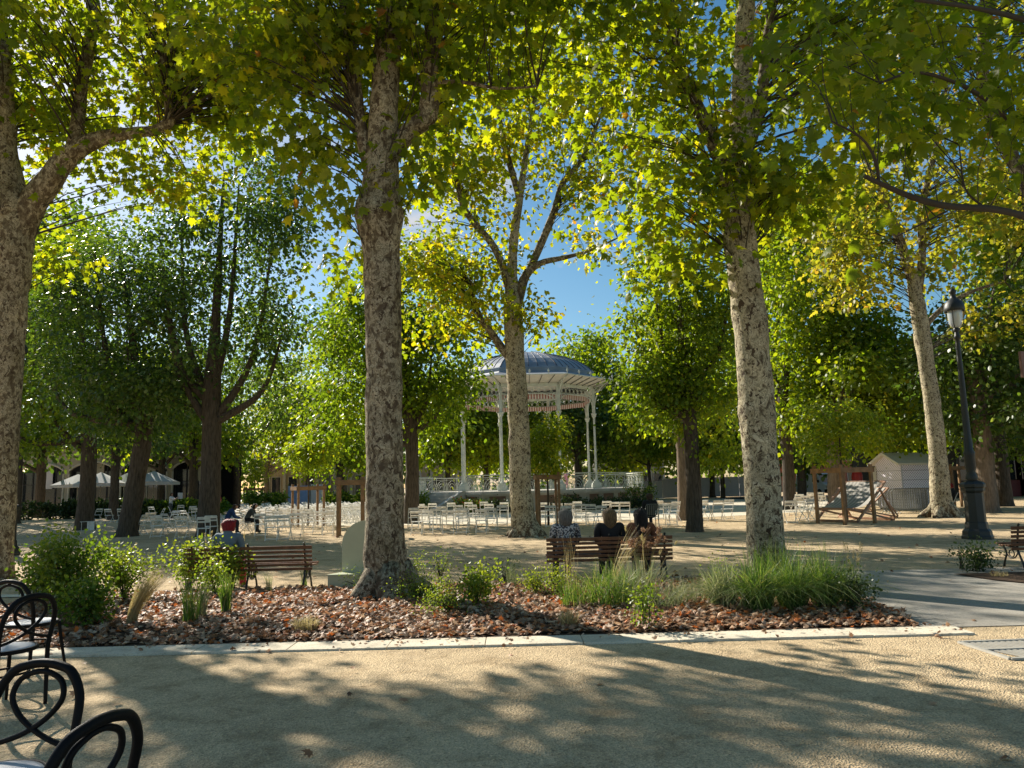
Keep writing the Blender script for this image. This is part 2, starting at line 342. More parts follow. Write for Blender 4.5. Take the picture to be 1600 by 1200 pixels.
def smooth_path(pts, rad, sub=4):
    """Catmull-Rom through the points."""
    pts = [Vector(p) for p in pts]; out = []; ro = []
    n = len(pts)
    for i in range(n-1):
        p0 = pts[max(i-1, 0)]; p1 = pts[i]; p2 = pts[i+1]; p3 = pts[min(i+2, n-1)]
        for k in range(sub):
            t = k/sub
            q = 0.5*((2*p1)+(-p0+p2)*t+(2*p0-5*p1+4*p2-p3)*t*t+(-p0+3*p1-3*p2+p3)*t**3)
            out.append(q); ro.append(rad[i]*(1-t)+rad[i+1]*t)
    out.append(pts[-1]); ro.append(rad[-1]); return out, ro

# ------------------------------------------------------------------ foliage
_h = [(0, 0.0), (0.27, -0.10), (0.24, 0.10), (0.62, 0.22), (0.36, 0.37), (0.42, 0.66), (0.17, 0.60)]
_out = _h + [(0, 1.0)] + [(-x, y) for x, y in _h[:0:-1]]
T_PLANE = (np.array([(0, 0.34, 0.06)] + [(x, y, -0.28*abs(x)-0.12*y*y) for x, y in _out]),
           np.array([(0, i+1, (i+1) % len(_out)+1) for i in range(len(_out))]))
T_OVAL = (np.array([(0, 0, 0), (0.34, 0.22, -0.08), (0.30, 0.66, -0.1), (0, 1, -0.12), (-0.30, 0.66, -0.1), (-0.34, 0.22, -0.08)]),
          np.array([(0, 1, 2), (0, 2, 3), (0, 3, 4), (0, 4, 5)]))
T_LOBE = (np.array([(0, 0, 0), (0.5, 0.2, -0.12), (0.25, 0.45, 0), (0.35, 0.75, -0.1), (0, 1, -0.15), (-0.35, 0.75, -0.1), (-0.25, 0.45, 0), (-0.5, 0.2, -0.12)]),
          np.array([(0, 1, 2), (0, 2, 6), (2, 3, 4), (2, 4, 6), (4, 5, 6), (0, 6, 7)]))
def norm(a): return a/np.maximum(np.linalg.norm(a, axis=1, keepdims=True), 1e-9)
def raw_mesh(name, V, F, tone, mats, mi=None, smooth=False):
    me = bpy.data.meshes.new(name); k = F.shape[1]
    me.vertices.add(len(V)); me.vertices.foreach_set('co', V.astype(np.float32).ravel())
    me.loops.add(F.size); me.loops.foreach_set('vertex_index', F.astype(np.int32).ravel())
    me.polygons.add(len(F)); me.polygons.foreach_set('loop_start', np.arange(0, F.size, k, dtype=np.int32))
    at = me.attributes.new('tone', 'FLOAT', 'POINT'); at.data.foreach_set('value', tone.astype(np.float32))
    for m in mats: me.materials.append(MT[m] if m in MT else bpy.data.materials[m])
    me.update(calc_edges=True)
    return me
def leaves(name, pts, d, n, size, tone, tmpl, mat, curl=None):
    T, F = tmpl; d = norm(d); n = n-d*np.sum(n*d, axis=1, keepdims=True); n = norm(n); x = np.cross(d, n)
    N_ = len(pts); k = len(T)
    cz = T[None, :, 2]*(np.ones((N_, 1)) if curl is None else curl[:, None])
    V = pts[:, None, :] + size[:, None, None]*(x[:, None, :]*T[None, :, 0, None] + d[:, None, :]*T[None, :, 1, None] + n[:, None, :]*cz[:, :, None])
    FF = (F[None, :, :] + (np.arange(N_)*k)[:, None, None]).reshape(-1, 3)
    return raw_mesh(name, V.reshape(-1, 3), FF, np.repeat(tone, k), [mat])
def sample_blobs(blobs, nclump, shell=0.6):
    vol = np.array([(b[3]*b[4]*b[5])**.62*(b[6] if len(b) > 6 else 1) for b in blobs]); vol /= vol.sum()
    idx = RNG.choice(len(blobs), nclump, p=vol); B = np.array([b[:6] for b in blobs])[idx]
    u = norm(RNG.normal(size=(nclump, 3))); r = RNG.random(nclump)**(1/3*shell+0.05)
    return B[:, :3] + u*r[:, None]*B[:, 3:6], u
def crown(name, blobs, nclump, per, cr, size, mat, tmpl, parent, droop=0.5, tone_shift=0.0, origin=None, flat=0.55, shell=0.6, zmin=None):
    C, U = sample_blobs(blobs, nclump, shell)
    # clumpy: reject centres where low-frequency noise is low
    keep = np.array([mnoise.noise(Vector(c)*0.7+Vector((3, 1, 7))) > -0.20+0.2*random.random() for c in C]); C = C[keep]; U = U[keep]
    if zmin is not None: k = C[:, 2] > zmin; C = C[k]; U = U[k]
    n = len(C)
    off = RNG.normal(size=(n, per, 3))*cr*RNG.uniform(0.6, 1.2, (n, 1, 1)); off[:, :, 2] *= flat
    pts = (C[:, None, :]+off).reshape(-1, 3); m = len(pts)
    outw = norm(off.reshape(-1, 3)+np.repeat(U, per, axis=0)*0.3)
    d = outw*0.8 + RNG.normal(size=(m, 3))*0.45; d[:, 2] -= droop
    nn = RNG.normal(size=(m, 3))*0.55 + outw*0.35; nn[:, 2] += 0.75
    sz = size*RNG.uniform(0.45, 1.15, m)
    ct = np.repeat(RNG.random(n), per)
    tone = np.clip(ct*0.45+RNG.random(m)*0.5+tone_shift, 0, 0.97); tone[RNG.random(m) < 0.006] = 1.0
    o = np.array(origin if origin is not None else (0, 0, 0))
    me = leaves(name, pts-o, d, nn, sz, tone, tmpl, mat, RNG.uniform(.2, 2.8, m))
    return obj(name, me, parent), C
def twigs(name, C, anchors, parent, origin, mat='twig', r0=0.022, frac=1.0, seed=0):
    """thin shoots from the nearest limb point to each leaf clump"""
    mb = MB(); A = np.array([tuple(a) for a in anchors]); rnd = random.Random(seed)
    for c in C:
        if rnd.random() > frac: continue
        dd = np.linalg.norm(A-c, axis=1) + np.abs(A[:, 2]-c[2]+1.1)*0.9
        a = Vector(A[int(dd.argmin())]); b = Vector(c); L = (b-a).length
        if L < 0.2 or L > 5.5: continue
        m1 = a.lerp(b, 0.35)+Vector((rnd.uniform(-.12, .12), rnd.uniform(-.12, .12), 0.12))*L*0.5
        m2 = a.lerp(b, 0.7)+Vector((rnd.uniform(-.1, .1), rnd.uniform(-.1, .1), 0.10))*L*0.5
        pp, rr = smooth_path([a, m1, m2, b], [r0*(0.4+0.2*L), r0*(0.3+0.1*L), r0*0.32, r0*0.12], 2)
        mb.tube([p-origin for p in pp], rr, 4, cap=False)
    if not mb.f: return
    cr = [c for c in parent.children if c.name.startswith('crown')][0]; me = cr.data      # shoots belong to the crown mesh
    nv = len(me.vertices); V = np.empty(nv*3, np.float32); me.vertices.foreach_get('co', V); F = np.empty(len(me.loops), np.int32); me.loops.foreach_get('vertex_index', F)
    T = np.empty(nv, np.float32); me.attributes['tone'].data.foreach_get('value', T)
    q = np.array(mb.f, np.int32)+nv; tri = np.concatenate([q[:, [0, 1, 2]], q[:, [0, 2, 3]]]); V2 = np.array(mb.v, np.float32)
    F = F.reshape(-1, 3); m2 = raw_mesh('crown', np.concatenate([V.reshape(-1, 3), V2]), np.concatenate([F, tri]), np.concatenate([T, np.zeros(len(V2))]), [me.materials[0].name, mat])
    m2.polygons.foreach_set('material_index', np.concatenate([np.zeros(len(F), np.int32), np.ones(len(tri), np.int32)])); cr.data = m2; bpy.data.meshes.remove(me)

def tree_stem(name, path, origin, mat, parent, sub=5, nseg=18, jit=0.05, seed=0, knobs=()):
    mb = MB(); pp, rr = smooth_path([p for p, r in path], [r for p, r in path], sub)
    rr = [r*(1+sum(k[1]*math.exp(-((p-k[0]).length/k[2])**2) for k in knobs)) for p, r in zip(pp, rr)]
    mb.tube([p-origin for p in pp], rr, nseg, jit=jit, seed=seed)
    return mb.build(name, mat, parent, smooth=True), pp
def pxpath(lst, Y=None):
    out = []
    for t in lst:
        px, py, r = t[:3]; y = t[3] if len(t) > 3 else Y
        out.append((P(px, py, y), 0.93*r/FPX*y/math.sqrt(1+((px-800)/FPX)**2)))
    return out
def roots(origin, r, mat, parent, n=5, seed=0, spread=1.9, h=0.5):
    rnd = random.Random(seed); mb = MB()
    for i in range(n):
        a = 2*PI*i/n+rnd.uniform(-.3, .3); d = Vector((math.cos(a), math.sin(a), 0)); L = r*spread*rnd.uniform(.8, 1.1)
        mb.tube([d*r*0.35+Vector((0, 0, h)), d*r*0.78+Vector((0, 0, h*0.42)), d*L*0.78+Vector((0, 0, h*0.08)), d*L+Vector((0, 0, -0.08))], [r*0.45, r*0.42, r*0.3, r*0.12], 10, jit=0.1, seed=seed+i)
    return mb.build('root_flare', mat, parent, smooth=True)

EXEC_PARTS = True

# ================================================================== SETTING
def sheet(name, poly, z, mat, kind='structure', thick=0.0):
    mb = MB()
    if thick: mb.prism(poly, z-thick, z)
    else: mb.face([(p[0], p[1], z) for p in poly])
    o = mb.build(name, mat); tag(o, kind=kind); return o
sheet('ground', [(-900, -300), (900, -300), (900, 1500), (-900, 1500)], 0.0, 'sand')
BAND = Vector((GX(827, 55), 55, 0))
# paved ring round the bandstand
mb = MB(); n = 72
for i in range(n):
    a0, a1 = 2*PI*i/n, 2*PI*(i+1)/n
    mb.face([(BAND.x+r*math.cos(a), BAND.y+r*math.sin(a), 0.006) for r, a in ((12.2, a0), (22.0, a0), (22.0, a1), (12.2, a1))])
tag(mb.build('path', 'kerb'), kind='structure')
mb = MB()
for i in range(n):
    a0, a1 = 2*PI*i/n, 2*PI*(i+1)/n
    for r0, r1 in ((12.0, 12.2),):
        q = [(BAND.x+r*math.cos(a), BAND.y+r*math.sin(a)) for r, a in ((r0, a0), (r1, a0), (r1, a1), (r0, a1))]
        mb.prism(q, 0, 0.10)
tag(mb.build('kerb_ring', 'kerb'), kind='structure')
# concrete path behind and right of the planting bed
K0, K1 = 8.12, 8.52            # kerb strip near / far edge
BED = [(-5.35, K1), (4.35, K1), (4.55, 9.2), (4.6, 10.2), (4.35, 12.0), (3.9, 12.9), (-7.6, 12.9), (-7.9, 10.4), (-6.6, 8.9)]
sheet('concrete_path', [(3.2, 8.516), (4.36, 8.516), (9.0, 8.50), (26, 8.46), (26, 13.2), (9.5, 13.6), (5.5, 13.6), (2.0, 13.45), (2.0, 12.9)], 0.008, 'concrete')
sheet('kerb_strip', [(-9.0, 13.25), (-9.0, 12.9), (5.2, 12.9), (5.2, 13.25)], 0.014, 'kerb')
# front kerb slabs (one structure, joints between stones)
mb = MB(); x = -5.35; rnd = random.Random(3)
while x < 26:
    w = rnd.uniform(0.95, 1.05) if x < 4.3 else 1.0
    mb.prism([(x, K0+rnd.uniform(-.004, .004)), (x+w-0.008, K0+rnd.uniform(-.004, .004)), (x+w-0.008, K1), (x, K1)], -0.05, 0.022+rnd.uniform(-.002, .002)); x += w
    if x > 4.5: break
tag(mb.build('front_kerb', 'kerb', bevel=0.004), kind='structure')
sheet('bed_soil', BED, 0.02, 'soil')
# mounded soil of the bed
mb = MB(); nx, ny = 90, 34
def inbed(x, y):
    c = False; j = len(BED)-1
    for i in range(len(BED)):
        xi, yi = BED[i]; xj, yj = BED[j]
        if (yi > y) != (yj > y) and x < (xj-xi)*(y-yi)/(yj-yi)+xi: c = not c
        j = i
    return c
def beddist(x, y):
    m = 9; p = Vector((x, y))
    for i in range(len(BED)):
        a = Vector(BED[i]); b = Vector(BED[(i+1) % len(BED)]); t = max(0, min(1, (p-a).dot(b-a)/(b-a).length_squared)); m = min(m, (p-a.lerp(b, t)).length)
    return m
def bedz(x, y):
    if not inbed(x, y): return 0.0
    e = min(1, beddist(x, y)/0.7)
    return 0.02+e*(0.055+0.045*mnoise.noise(Vector((x*0.9, y*0.9, 1)))+0.03*mnoise.noise(Vector((x*3, y*3, 2))))
vs = {}
for i in range(nx+1):
    for j in range(ny+1):
        x = -8+12.7*i/nx; y = 8.5+4.45*j/ny; vs[i, j] = (x, y, bedz(x, y)+0.004)
for i in range(nx):
    for j in range(ny):
        q = [vs[i, j], vs[i+1, j], vs[i+1, j+1], vs[i, j+1]]
        if all(inbed(p[0], p[1]) for p in q): mb.face(q)
tag(mb.build('bed_mound', 'soil', smooth=True), kind='structure')
BED2 = [(7.15, 12.8), (7.3, 12.0), (7.75, 11.1), (9.2, 10.2), (16, 9.9), (16, 12.85)]
sheet('soil_bed', BED2, 0.024, 'soil')
sheet('street', [(18, 62), (140, 62), (140, 69), (18, 69)], 0.01, 'asphalt')

# leaf litter -------------------------------------------------------
def litter(name, n, region, size, zf, tone=(0, 1), origin=(0, 0, 0), test=None, flat=1.4):
    xs = RNG.uniform(region[0], region[1], n); ys = RNG.uniform(region[2], region[3], n)
    k = np.array([test(a, b) for a, b in zip(xs, ys)]) if test else np.ones(n, bool)
    xs, ys = xs[k], ys[k]; n = len(xs)
    zs = np.array([zf(a, b) for a, b in zip(xs, ys)])
    d = RNG.normal(size=(n, 3)); d[:, 2] *= 0.45; nn = RNG.normal(size=(n, 3))*0.6; nn[:, 2] += flat
    s = size*RNG.uniform(0.5, 1.1, n); cl = RNG.uniform(-1.6, 3.0, n)
    me = leaves(name, np.stack([xs, ys, zs+RNG.uniform(0.0, 0.045, n)], 1), d, nn, s, RNG.uniform(tone[0], tone[1], n), T_PLANE, 'litter', cl)
    return tag(obj(name, me), kind='stuff')
o = litter('leaf_litter', 30000, (-8, 4.7, 8.5, 12.95), 0.080, bedz, flat=2.1, tone=(.12, 1), test=lambda a, b: inbed(a, b) and beddist(a, b) > 0.03 and (mnoise.noise(Vector((a*0.8, b*0.8, 5))) > -0.35 or random.random() < .5))
tag(o, 'thick layer of curled dry brown leaves covering the planting bed', 'leaf litter')
o = litter('fallen_leaves', 620, (-9, 12, 2.5, 34), 0.085, lambda a, b: 0.005, test=lambda a, b: not inbed(a, b) and (b > 13 or random.random() < 0.45), flat=3.5)
tag(o, 'scattered dry leaves lying on the gravel walk', 'fallen leaves')
o = litter('kerb_litter', 420, (-5.3, 4.6, 8.0, 8.62), 0.055, lambda a, b: 0.026 if b > 8.12 else 0.004, tone=(.1, .8), test=lambda a, b: random.random() < (b-7.9)/.75 and mnoise.noise(Vector((a*1.5, 0, 4))) > -.15, flat=3.0)
tag(o, 'crumbled dry leaves blown over the pale kerb edge', 'leaf litter')
o = litter('soil_leaves', 260, (7.4, 16, 9.9, 12.8), 0.11, lambda a, b: 0.03, test=lambda a, b: b > 12.2-(a-7.3)*.9 and b > 10.3)
tag(o, 'dry leaves on the small soil bed at the right edge', 'leaf litter')

# ================================================================== NEAR PLANE TREES
def near_tree(label, base_pt, trunk_px, Yb, limbs_px, blobs, nclump, per, cr, lsize, leafm, bark, seed, tmpl=T_PLANE, knobs=(), rootr=None, tone_shift=0.0, name='plane_tree', twigfrac=.55, limbmat='planehi', zmin=None):
    root = empty(name, base_pt, 0, label, 'tree', 'plane trees with mottled bark')
    tp = pxpath(trunk_px, Yb); tp[0] = (Vector((tp[0][0].x, tp[0][0].y, -0.05)), tp[0][1])
    kn = [(P(a, b, Yb), c, d) for a, b, c, d in knobs]
    t, pp = tree_stem('trunk', tp, base_pt, bark, root, nseg=28, jit=0.085, seed=seed, knobs=kn, sub=9)
    anchors = [p for p in pp if p.z > 5]
    if rootr: roots(base_pt, rootr, bark, root, seed=seed)
    for L in limbs_px:
        lp = pxpath(L, Yb); l, q = tree_stem('limb', lp, base_pt, limbmat, root, nseg=14, jit=0.12, seed=seed+3, sub=5); anchors += q
    if blobs:
        c, C = crown('crown', blobs, nclump, per, cr, lsize, leafm, tmpl, root, origin=base_pt, tone_shift=tone_shift, zmin=zmin)
        twigs('twigs', C, anchors, root, base_pt, seed=seed, frac=twigfrac)
    return root
def pb(px, py, Y, r, rz=None, ry=None, w=1.0):
    """foliage lobe seen at (px, py) at depth Y, radius in metres"""
    p = P(px, py, Y); return (p.x, p.y, p.z, r, ry or r, rz or r*0.7, w)

bA = G(-14, 905); YA = bA.y
near_tree('mottled plane tree cut by the left edge of the picture, forking low to the right', bA,
  [(-20, 905, 50), (-16, 860, 42), (-8, 760, 38), (1, 620, 37), (12, 480, 35), (21, 390, 36), (20, 330, 36), (8, 240, 24), (4, 120, 20), (-8, 0, 17), (-20, -120, 14)], YA,
  [[(20, 400, 26), (48, 325, 27), (78, 282, 24), (115, 238, 21), (160, 216, 15), (205, 208, 11), (245, 203, 10), (266, 186, 11), (262, 150, 8), (256, 95, 10), (250, 40, 6), (235, -60, 5)],
   [(112, 240, 15), (122, 190, 13), (128, 130, 12), (140, 70, 12), (146, 20, 14), (140, -40, 9), (130, -150, 6)],
   [(266, 150, 5), (268, 80, 5), (290, 20, 4), (320, -60, 3)], [(5, 230, 14), (-40, 160, 14), (-80, 60, 12)]],
  [pb(60, 60, YA, 3.4, 1.9), pb(200, 20, YA-1, 2.8, 1.6), pb(230, 245, YA+.5, 1.15, .45), pb(110, 400, YA+1, .75, .45, w=.9), pb(150, 150, YA+1.6, 2.2, 1.3), pb(40, 250, YA+2, 1.2, .8, w=.8),
   pb(270, 270, YA+1, .8, .4), pb(-60, 150, YA, 3, 1.9), (bA.x-.4, YA-2.0, 12.0, 5.0, 4.2, 2.2, 0.7), pb(300, 120, YA, 1.5, 1.0, w=1.2), pb(200, 290, YA+.3, 1.0, .3, w=1.6), pb(290, 300, YA+.6, .6, .3, w=1.6), pb(380, 150, YA+.5, 1.2, .9, w=1.3), pb(330, 40, YA, 1.5, 1.1, w=1.3), pb(400, 60, YA+1.5, 1.5, 1.2, w=1.2), pb(330, 200, YA+1, 1.0, .7, w=1.2), pb(360, 60, YA-1.5, 1.7, 1.0), (bA.x-3, YA, 8.6, 3.4, 4, 2, .5)],
  1150, 18, 0.42, 0.20, 'leaf_plane', 'planeA', 11, knobs=((266, 186, .3, .25),))

bB = G(607, 938); YB = bB.y
near_tree('large mottled plane tree rising from the leaf covered bed between the two benches', bB,
  [(607, 940, 44), (604, 900, 37), (601, 850, 33.5), (601, 760, 31.5), (600, 620, 31), (598, 500, 31), (596, 400, 32), (592, 335, 38), (594, 300, 34), (598, 230, 28), (602, 140, 25), (610, 30, 24), (625, -120, 18), (640, -300, 10)], YB,
  [[(605, 250, 16), (640, 205, 17), (668, 180, 19), (672, 120, 14), (676, 30, 13), (690, -100, 8)],
   [(590, 300, 16), (572, 240, 12), (560, 170, 11), (548, 90, 14), (540, 20, 10), (520, -100, 7)],
   [(655, 130, 4), (720, 128, 3.6), (780, 138, 2.8), (840, 135, 1.5)], [(600, 60, 12), (640, -60, 10), (700, -200, 6)]],
  [pb(600, 40, YB+.9, 2.6, 1.5), pb(480, 120, YB+.5, 1.5, 1.0), pb(470, 260, YB+1.0, .8, .5), pb(700, 60, YB+.4, 1.8, 1.0), pb(530, 215, YB+.5, .85, .6, w=1.3), pb(650, 250, YB+.2, .75, .5),
   pb(545, 300, YB-.3, .5, .32, w=2), pb(600, 290, YB-.7, .38, .22, .22, w=1.2), pb(645, 285, YB-.2, .4, .25, w=1.6), pb(550, 400, YB+2.0, .55, .55), pb(530, 120, YB-.3, .8, .6), pb(690, 140, YB-.3, .8, .55, w=1.2),
   (bB.x, YB+.5, 11.8, 4.2, 4.0, 2.3, .8), pb(500, 30, YB, 1.5, 1, w=1.2), pb(660, 180, YB+.6, 1.1, .7, w=1.2), pb(520, 330, YB+.6, .45, .35, w=1.5), pb(520, 395, YB+1.5, .35, .3, w=1.5), pb(800, 40, YB, 1.8, 1.0), pb(420, 40, YB-.6, 1.3, .8)],
  760, 18, 0.40, 0.195, 'leaf_plane', 'planeA', 23, rootr=0.42, knobs=((592, 335, .12, .3), (566, 868, .12, .12)), zmin=4.6)

bD = Vector((GX(1196, 12.2), 12.2, 0)); YD = 12.2
near_tree('large pale plane tree growing behind the tall green grass clump', bD,
  [(1203, 908, 39), (1199, 870, 33), (1193, 790, 30.5), (1187, 700, 30.5), (1180, 600, 30), (1171, 500, 29), (1162, 420, 28), (1154, 360, 30), (1152, 300, 25), (1158, 220, 23), (1160, 120, 18), (1166, 0, 16), (1175, -150, 10)], YD,
  [[(1152, 330, 16), (1130, 260, 14), (1100, 190, 13), (1068, 120, 11), (1050, 50, 10), (1040, -60, 8), (1020, -180, 5)],
   [(1158, 250, 14), (1185, 180, 12), (1196, 90, 9), (1210, -40, 7)], [(1040, 40, 5), (985, 5, 4), (920, -30, 3)]],
  [pb(1130, 60, YD+.8, 2.8, 1.6), pb(1000, 130, YD+.3, 1.7, 1.2), pb(1080, 300, YD-.4, 1.15, .8, w=1.3), pb(1060, 395, YD-.2, .5, .45, w=2), pb(1240, 220, YD, 1.3, 1.0), pb(1110, 250, YD+.4, .9, .7, w=1.3), pb(1230, 330, YD+.5, .7, .4),
   pb(900, 50, YD, 1.7, 1.0), pb(1090, 180, YD+.3, 1.2, .8), pb(1340, 90, YD+.5, 1.8, 1.2), (bD.x, YD+.6, 11.8, 4.6, 4.3, 2.3, 0.9), pb(1120, 335, YD-.4, .42, .28, w=1.6), pb(1205, 300, YD, .5, .35, w=2)],
  820, 18, 0.42, 0.195, 'leaf_plane', 'planeB', 37, knobs=((1160, 775, .22, .14), (1180, 640, .10, .1), (1160, 500, .12, .12), (1172, 690, -.06, .15)), zmin=4.3)

bC = G(822, 838); YC = bC.y
near_tree('plane tree in front of the bandstand with open forked crown', bC,
  [(822, 838, 27), (817, 805, 20), (813, 760, 18), (811, 680, 17.5), (808, 610, 17), (804, 540, 16.5), (801, 480, 16), (800, 430, 9), (803, 370, 8), (812, 310, 6.5), (822, 240, 5), (835, 160, 4), (850, 60, 2)], YC,
  [[(802, 470, 9), (785, 415, 7), (768, 380, 6), (742, 350, 6), (722, 318, 5), (712, 270, 4), (700, 200, 2)],
   [(806, 480, 10), (822, 430, 8), (845, 411, 5.5), (880, 403, 4), (920, 392, 2.2), (965, 372, 1.2)],
   [(826, 425, 7), (850, 370, 6.5), (866, 330, 7), (880, 285, 5), (905, 255, 4), (925, 215, 3), (950, 150, 2)],
   [(803, 565, 9), (785, 545, 7), (768, 520, 6), (752, 500, 5), (745, 480, 4), (735, 440, 2)],
   [(812, 310, 7), (795, 250, 5), (780, 180, 4), (770, 80, 2.5)]],
  [pb(690, 280, YC, 1.8, 1.5), pb(760, 190, YC, 2.6, 2.1), pb(860, 190, YC, 2.0, 1.7), pb(900, 330, YC, .9, .9, w=.5), pb(700, 410, YC, 1.5, .8), pb(730, 490, YC, 1.3, .9, w=1.2), pb(845, 500, YC, .5, .7, w=1.0), pb(640, 370, YC+.5, 1.4, 1.6),
   pb(830, 60, YC, 3.2, 2.2), pb(960, 250, YC, 1.5, 1.5), pb(700, 90, YC, 2.2, 2), pb(820, 480, YC-.5, .7, .35, w=1.2), pb(790, 330, YC, 1.3, .9), pb(760, 420, YC+.4, 1.1, .7, w=1.3), pb(870, 290, YC, 1.1, .8), pb(690, 460, YC+.5, 1.4, 1.0, w=1.3), pb(720, 240, YC, 1.6, 1.2, w=1.2), pb(900, 120, YC, 1.8, 1.5, w=1.2), pb(780, 90, YC, 2.2, 1.5), pb(930, 300, YC, .9, .6), pb(660, 520, YC+1, .9, .7), pb(930, 385, YC, .8, .35)],
  1500, 15, 0.45, 0.21, 'leaf_plane', 'planeB', 41, rootr=0.42, tmpl=T_LOBE, tone_shift=0.14)

bE = G(1474, 808); YE = bE.y
near_tree('pale leaning plane tree with yellowing leaves right of the lilac hut', bE,
  [(1474, 810, 26), (1470, 780, 19), (1466, 720, 16), (1458, 640, 15), (1446, 560, 14.5), (1437, 500, 15), (1430, 455, 13), (1425, 420, 9)], YE,
  [[(1430, 460, 9), (1414, 400, 8), (1402, 365, 9), (1385, 320, 5), (1362, 270, 4), (1340, 220, 2.5)],
   [(1434, 455, 9), (1441, 400, 7), (1440, 340, 8), (1448, 290, 6), (1465, 220, 4), (1480, 130, 3)], [(1436, 520, 6), (1475, 480, 5), (1520, 455, 3.5), (1570, 440, 2)]],
  [pb(1380, 370, YE, 2.3, 1.8), pb(1500, 380, YE, 2.6, 2.0), pb(1560, 500, YE+1, 1.8, 1.0), pb(1310, 330, YE, 1.9, 1.5), pb(1440, 250, YE, 3.0, 2.2), pb(1330, 450, YE, 1.6, .9), pb(1585, 300, YE, 2.2, 2), pb(1290, 400, YE, 1.3, .8), (P(1440, 120, YE).x, YE, 19, 5, 5, 3, .7)],
  900, 16, 0.5, 0.25, 'leaf_yellow', 'planeB', 53, rootr=0.5, tmpl=T_LOBE)

# overhanging tree whose trunk stands just right of the frame
bN = Vector((9.6, 10.6, 0)); YN = bN.y
rootN = empty('plane_tree', bN, 0, 'plane tree just beyond the right edge whose dark branches overhang the walk', 'tree', 'plane trees with mottled bark')
tree_stem('trunk', [(bN+Vector((0, 0, -.05)), .42), (bN+Vector((0, 0, 2)), .34), (bN+Vector((-.1, 0, 4)), .33), (bN+Vector((-.2, .1, 6.5)), .28), (bN+Vector((-.3, .2, 10)), .2), (bN+Vector((-.3, .2, 14)), .1)], bN, 'planeA', rootN, nseg=22, jit=.1, seed=61, sub=6)
anc = []
NL = [[(1740, 420, 12, 10.0), (1660, 365, 9, 9.0), (1600, 338, 8, 8.4), (1545, 326, 7, 8.0), (1480, 322, 6.5, 7.8), (1425, 308, 6, 7.7), (1372, 285, 5, 7.6), (1352, 276, 4, 7.5)],
      [(1373, 285, 3.5, 7.6), (1368, 250, 2.8, 7.5), (1345, 215, 2.3, 7.4), (1300, 190, 1.6, 7.3)],
      [(1730, 330, 9, 10.0), (1640, 240, 6, 9), (1590, 200, 5, 8.5), (1540, 155, 4.5, 8), (1490, 128, 4, 7.8), (1430, 113, 3.2, 7.6), (1375, 130, 2, 7.4)],
      [(1760, 100, 9, 9.5), (1660, 50, 7, 8.5), (1590, 28, 6, 7.8), (1520, 12, 5, 7.2), (1430, 0, 3.5, 6.8)],
      [(1740, 460, 20, 10.5), (1660, 380, 18, 11.2), (1610, 300, 15, 12), (1575, 235, 14, 12.4), (1545, 180, 13, 12.6), (1535, 110, 12, 12.6), (1540, 0, 11, 12.6), (1545, -120, 8, 12.6)],
      [(1535, 322, 2.5, 8.0), (1508, 295, 2, 8.0), (1500, 240, 1.6, 8.0), (1495, 190, 1, 8.0)], [(1480, 330, 2, 7.8), (1440, 350, 1.6, 7.8), (1400, 370, 1, 7.8)]]
for L in NL:
    l, q = tree_stem('limb', pxpath(L), bN, 'twig' if L[0][2] < 15 else 'planehi', rootN, nseg=10, jit=.12, seed=63, sub=4); anc += q
c, C = crown('crown', [pb(1400, 60, 8.2, 1.3, .8), pb(1500, 180, 8.4, 1.2, .7), pb(1560, 60, 9, 1.5, 1.0), pb(1560, 280, 8.8, .8, .4), pb(1360, 200, 8.0, .75, .42), pb(1290, 90, 7.8, .7, .5), pb(1450, 340, 8.3, .5, .14), pb(1480, 100, 11, 1.8, 1.2), pb(1560, 230, 12, 1.3, 1.1, w=.7), (8.8, 10.6, 10.5, 4.4, 4.4, 2.6, .8), (9.4, 8, 7.5, 2.8, 3, 1.8, .6)],
             420, 15, 0.36, 0.19, 'leaf_plane', T_PLANE, rootN, origin=bN, tone_shift=-.12)
twigs('twigs', C, anc, rootN, bN, r0=0.012, seed=5)
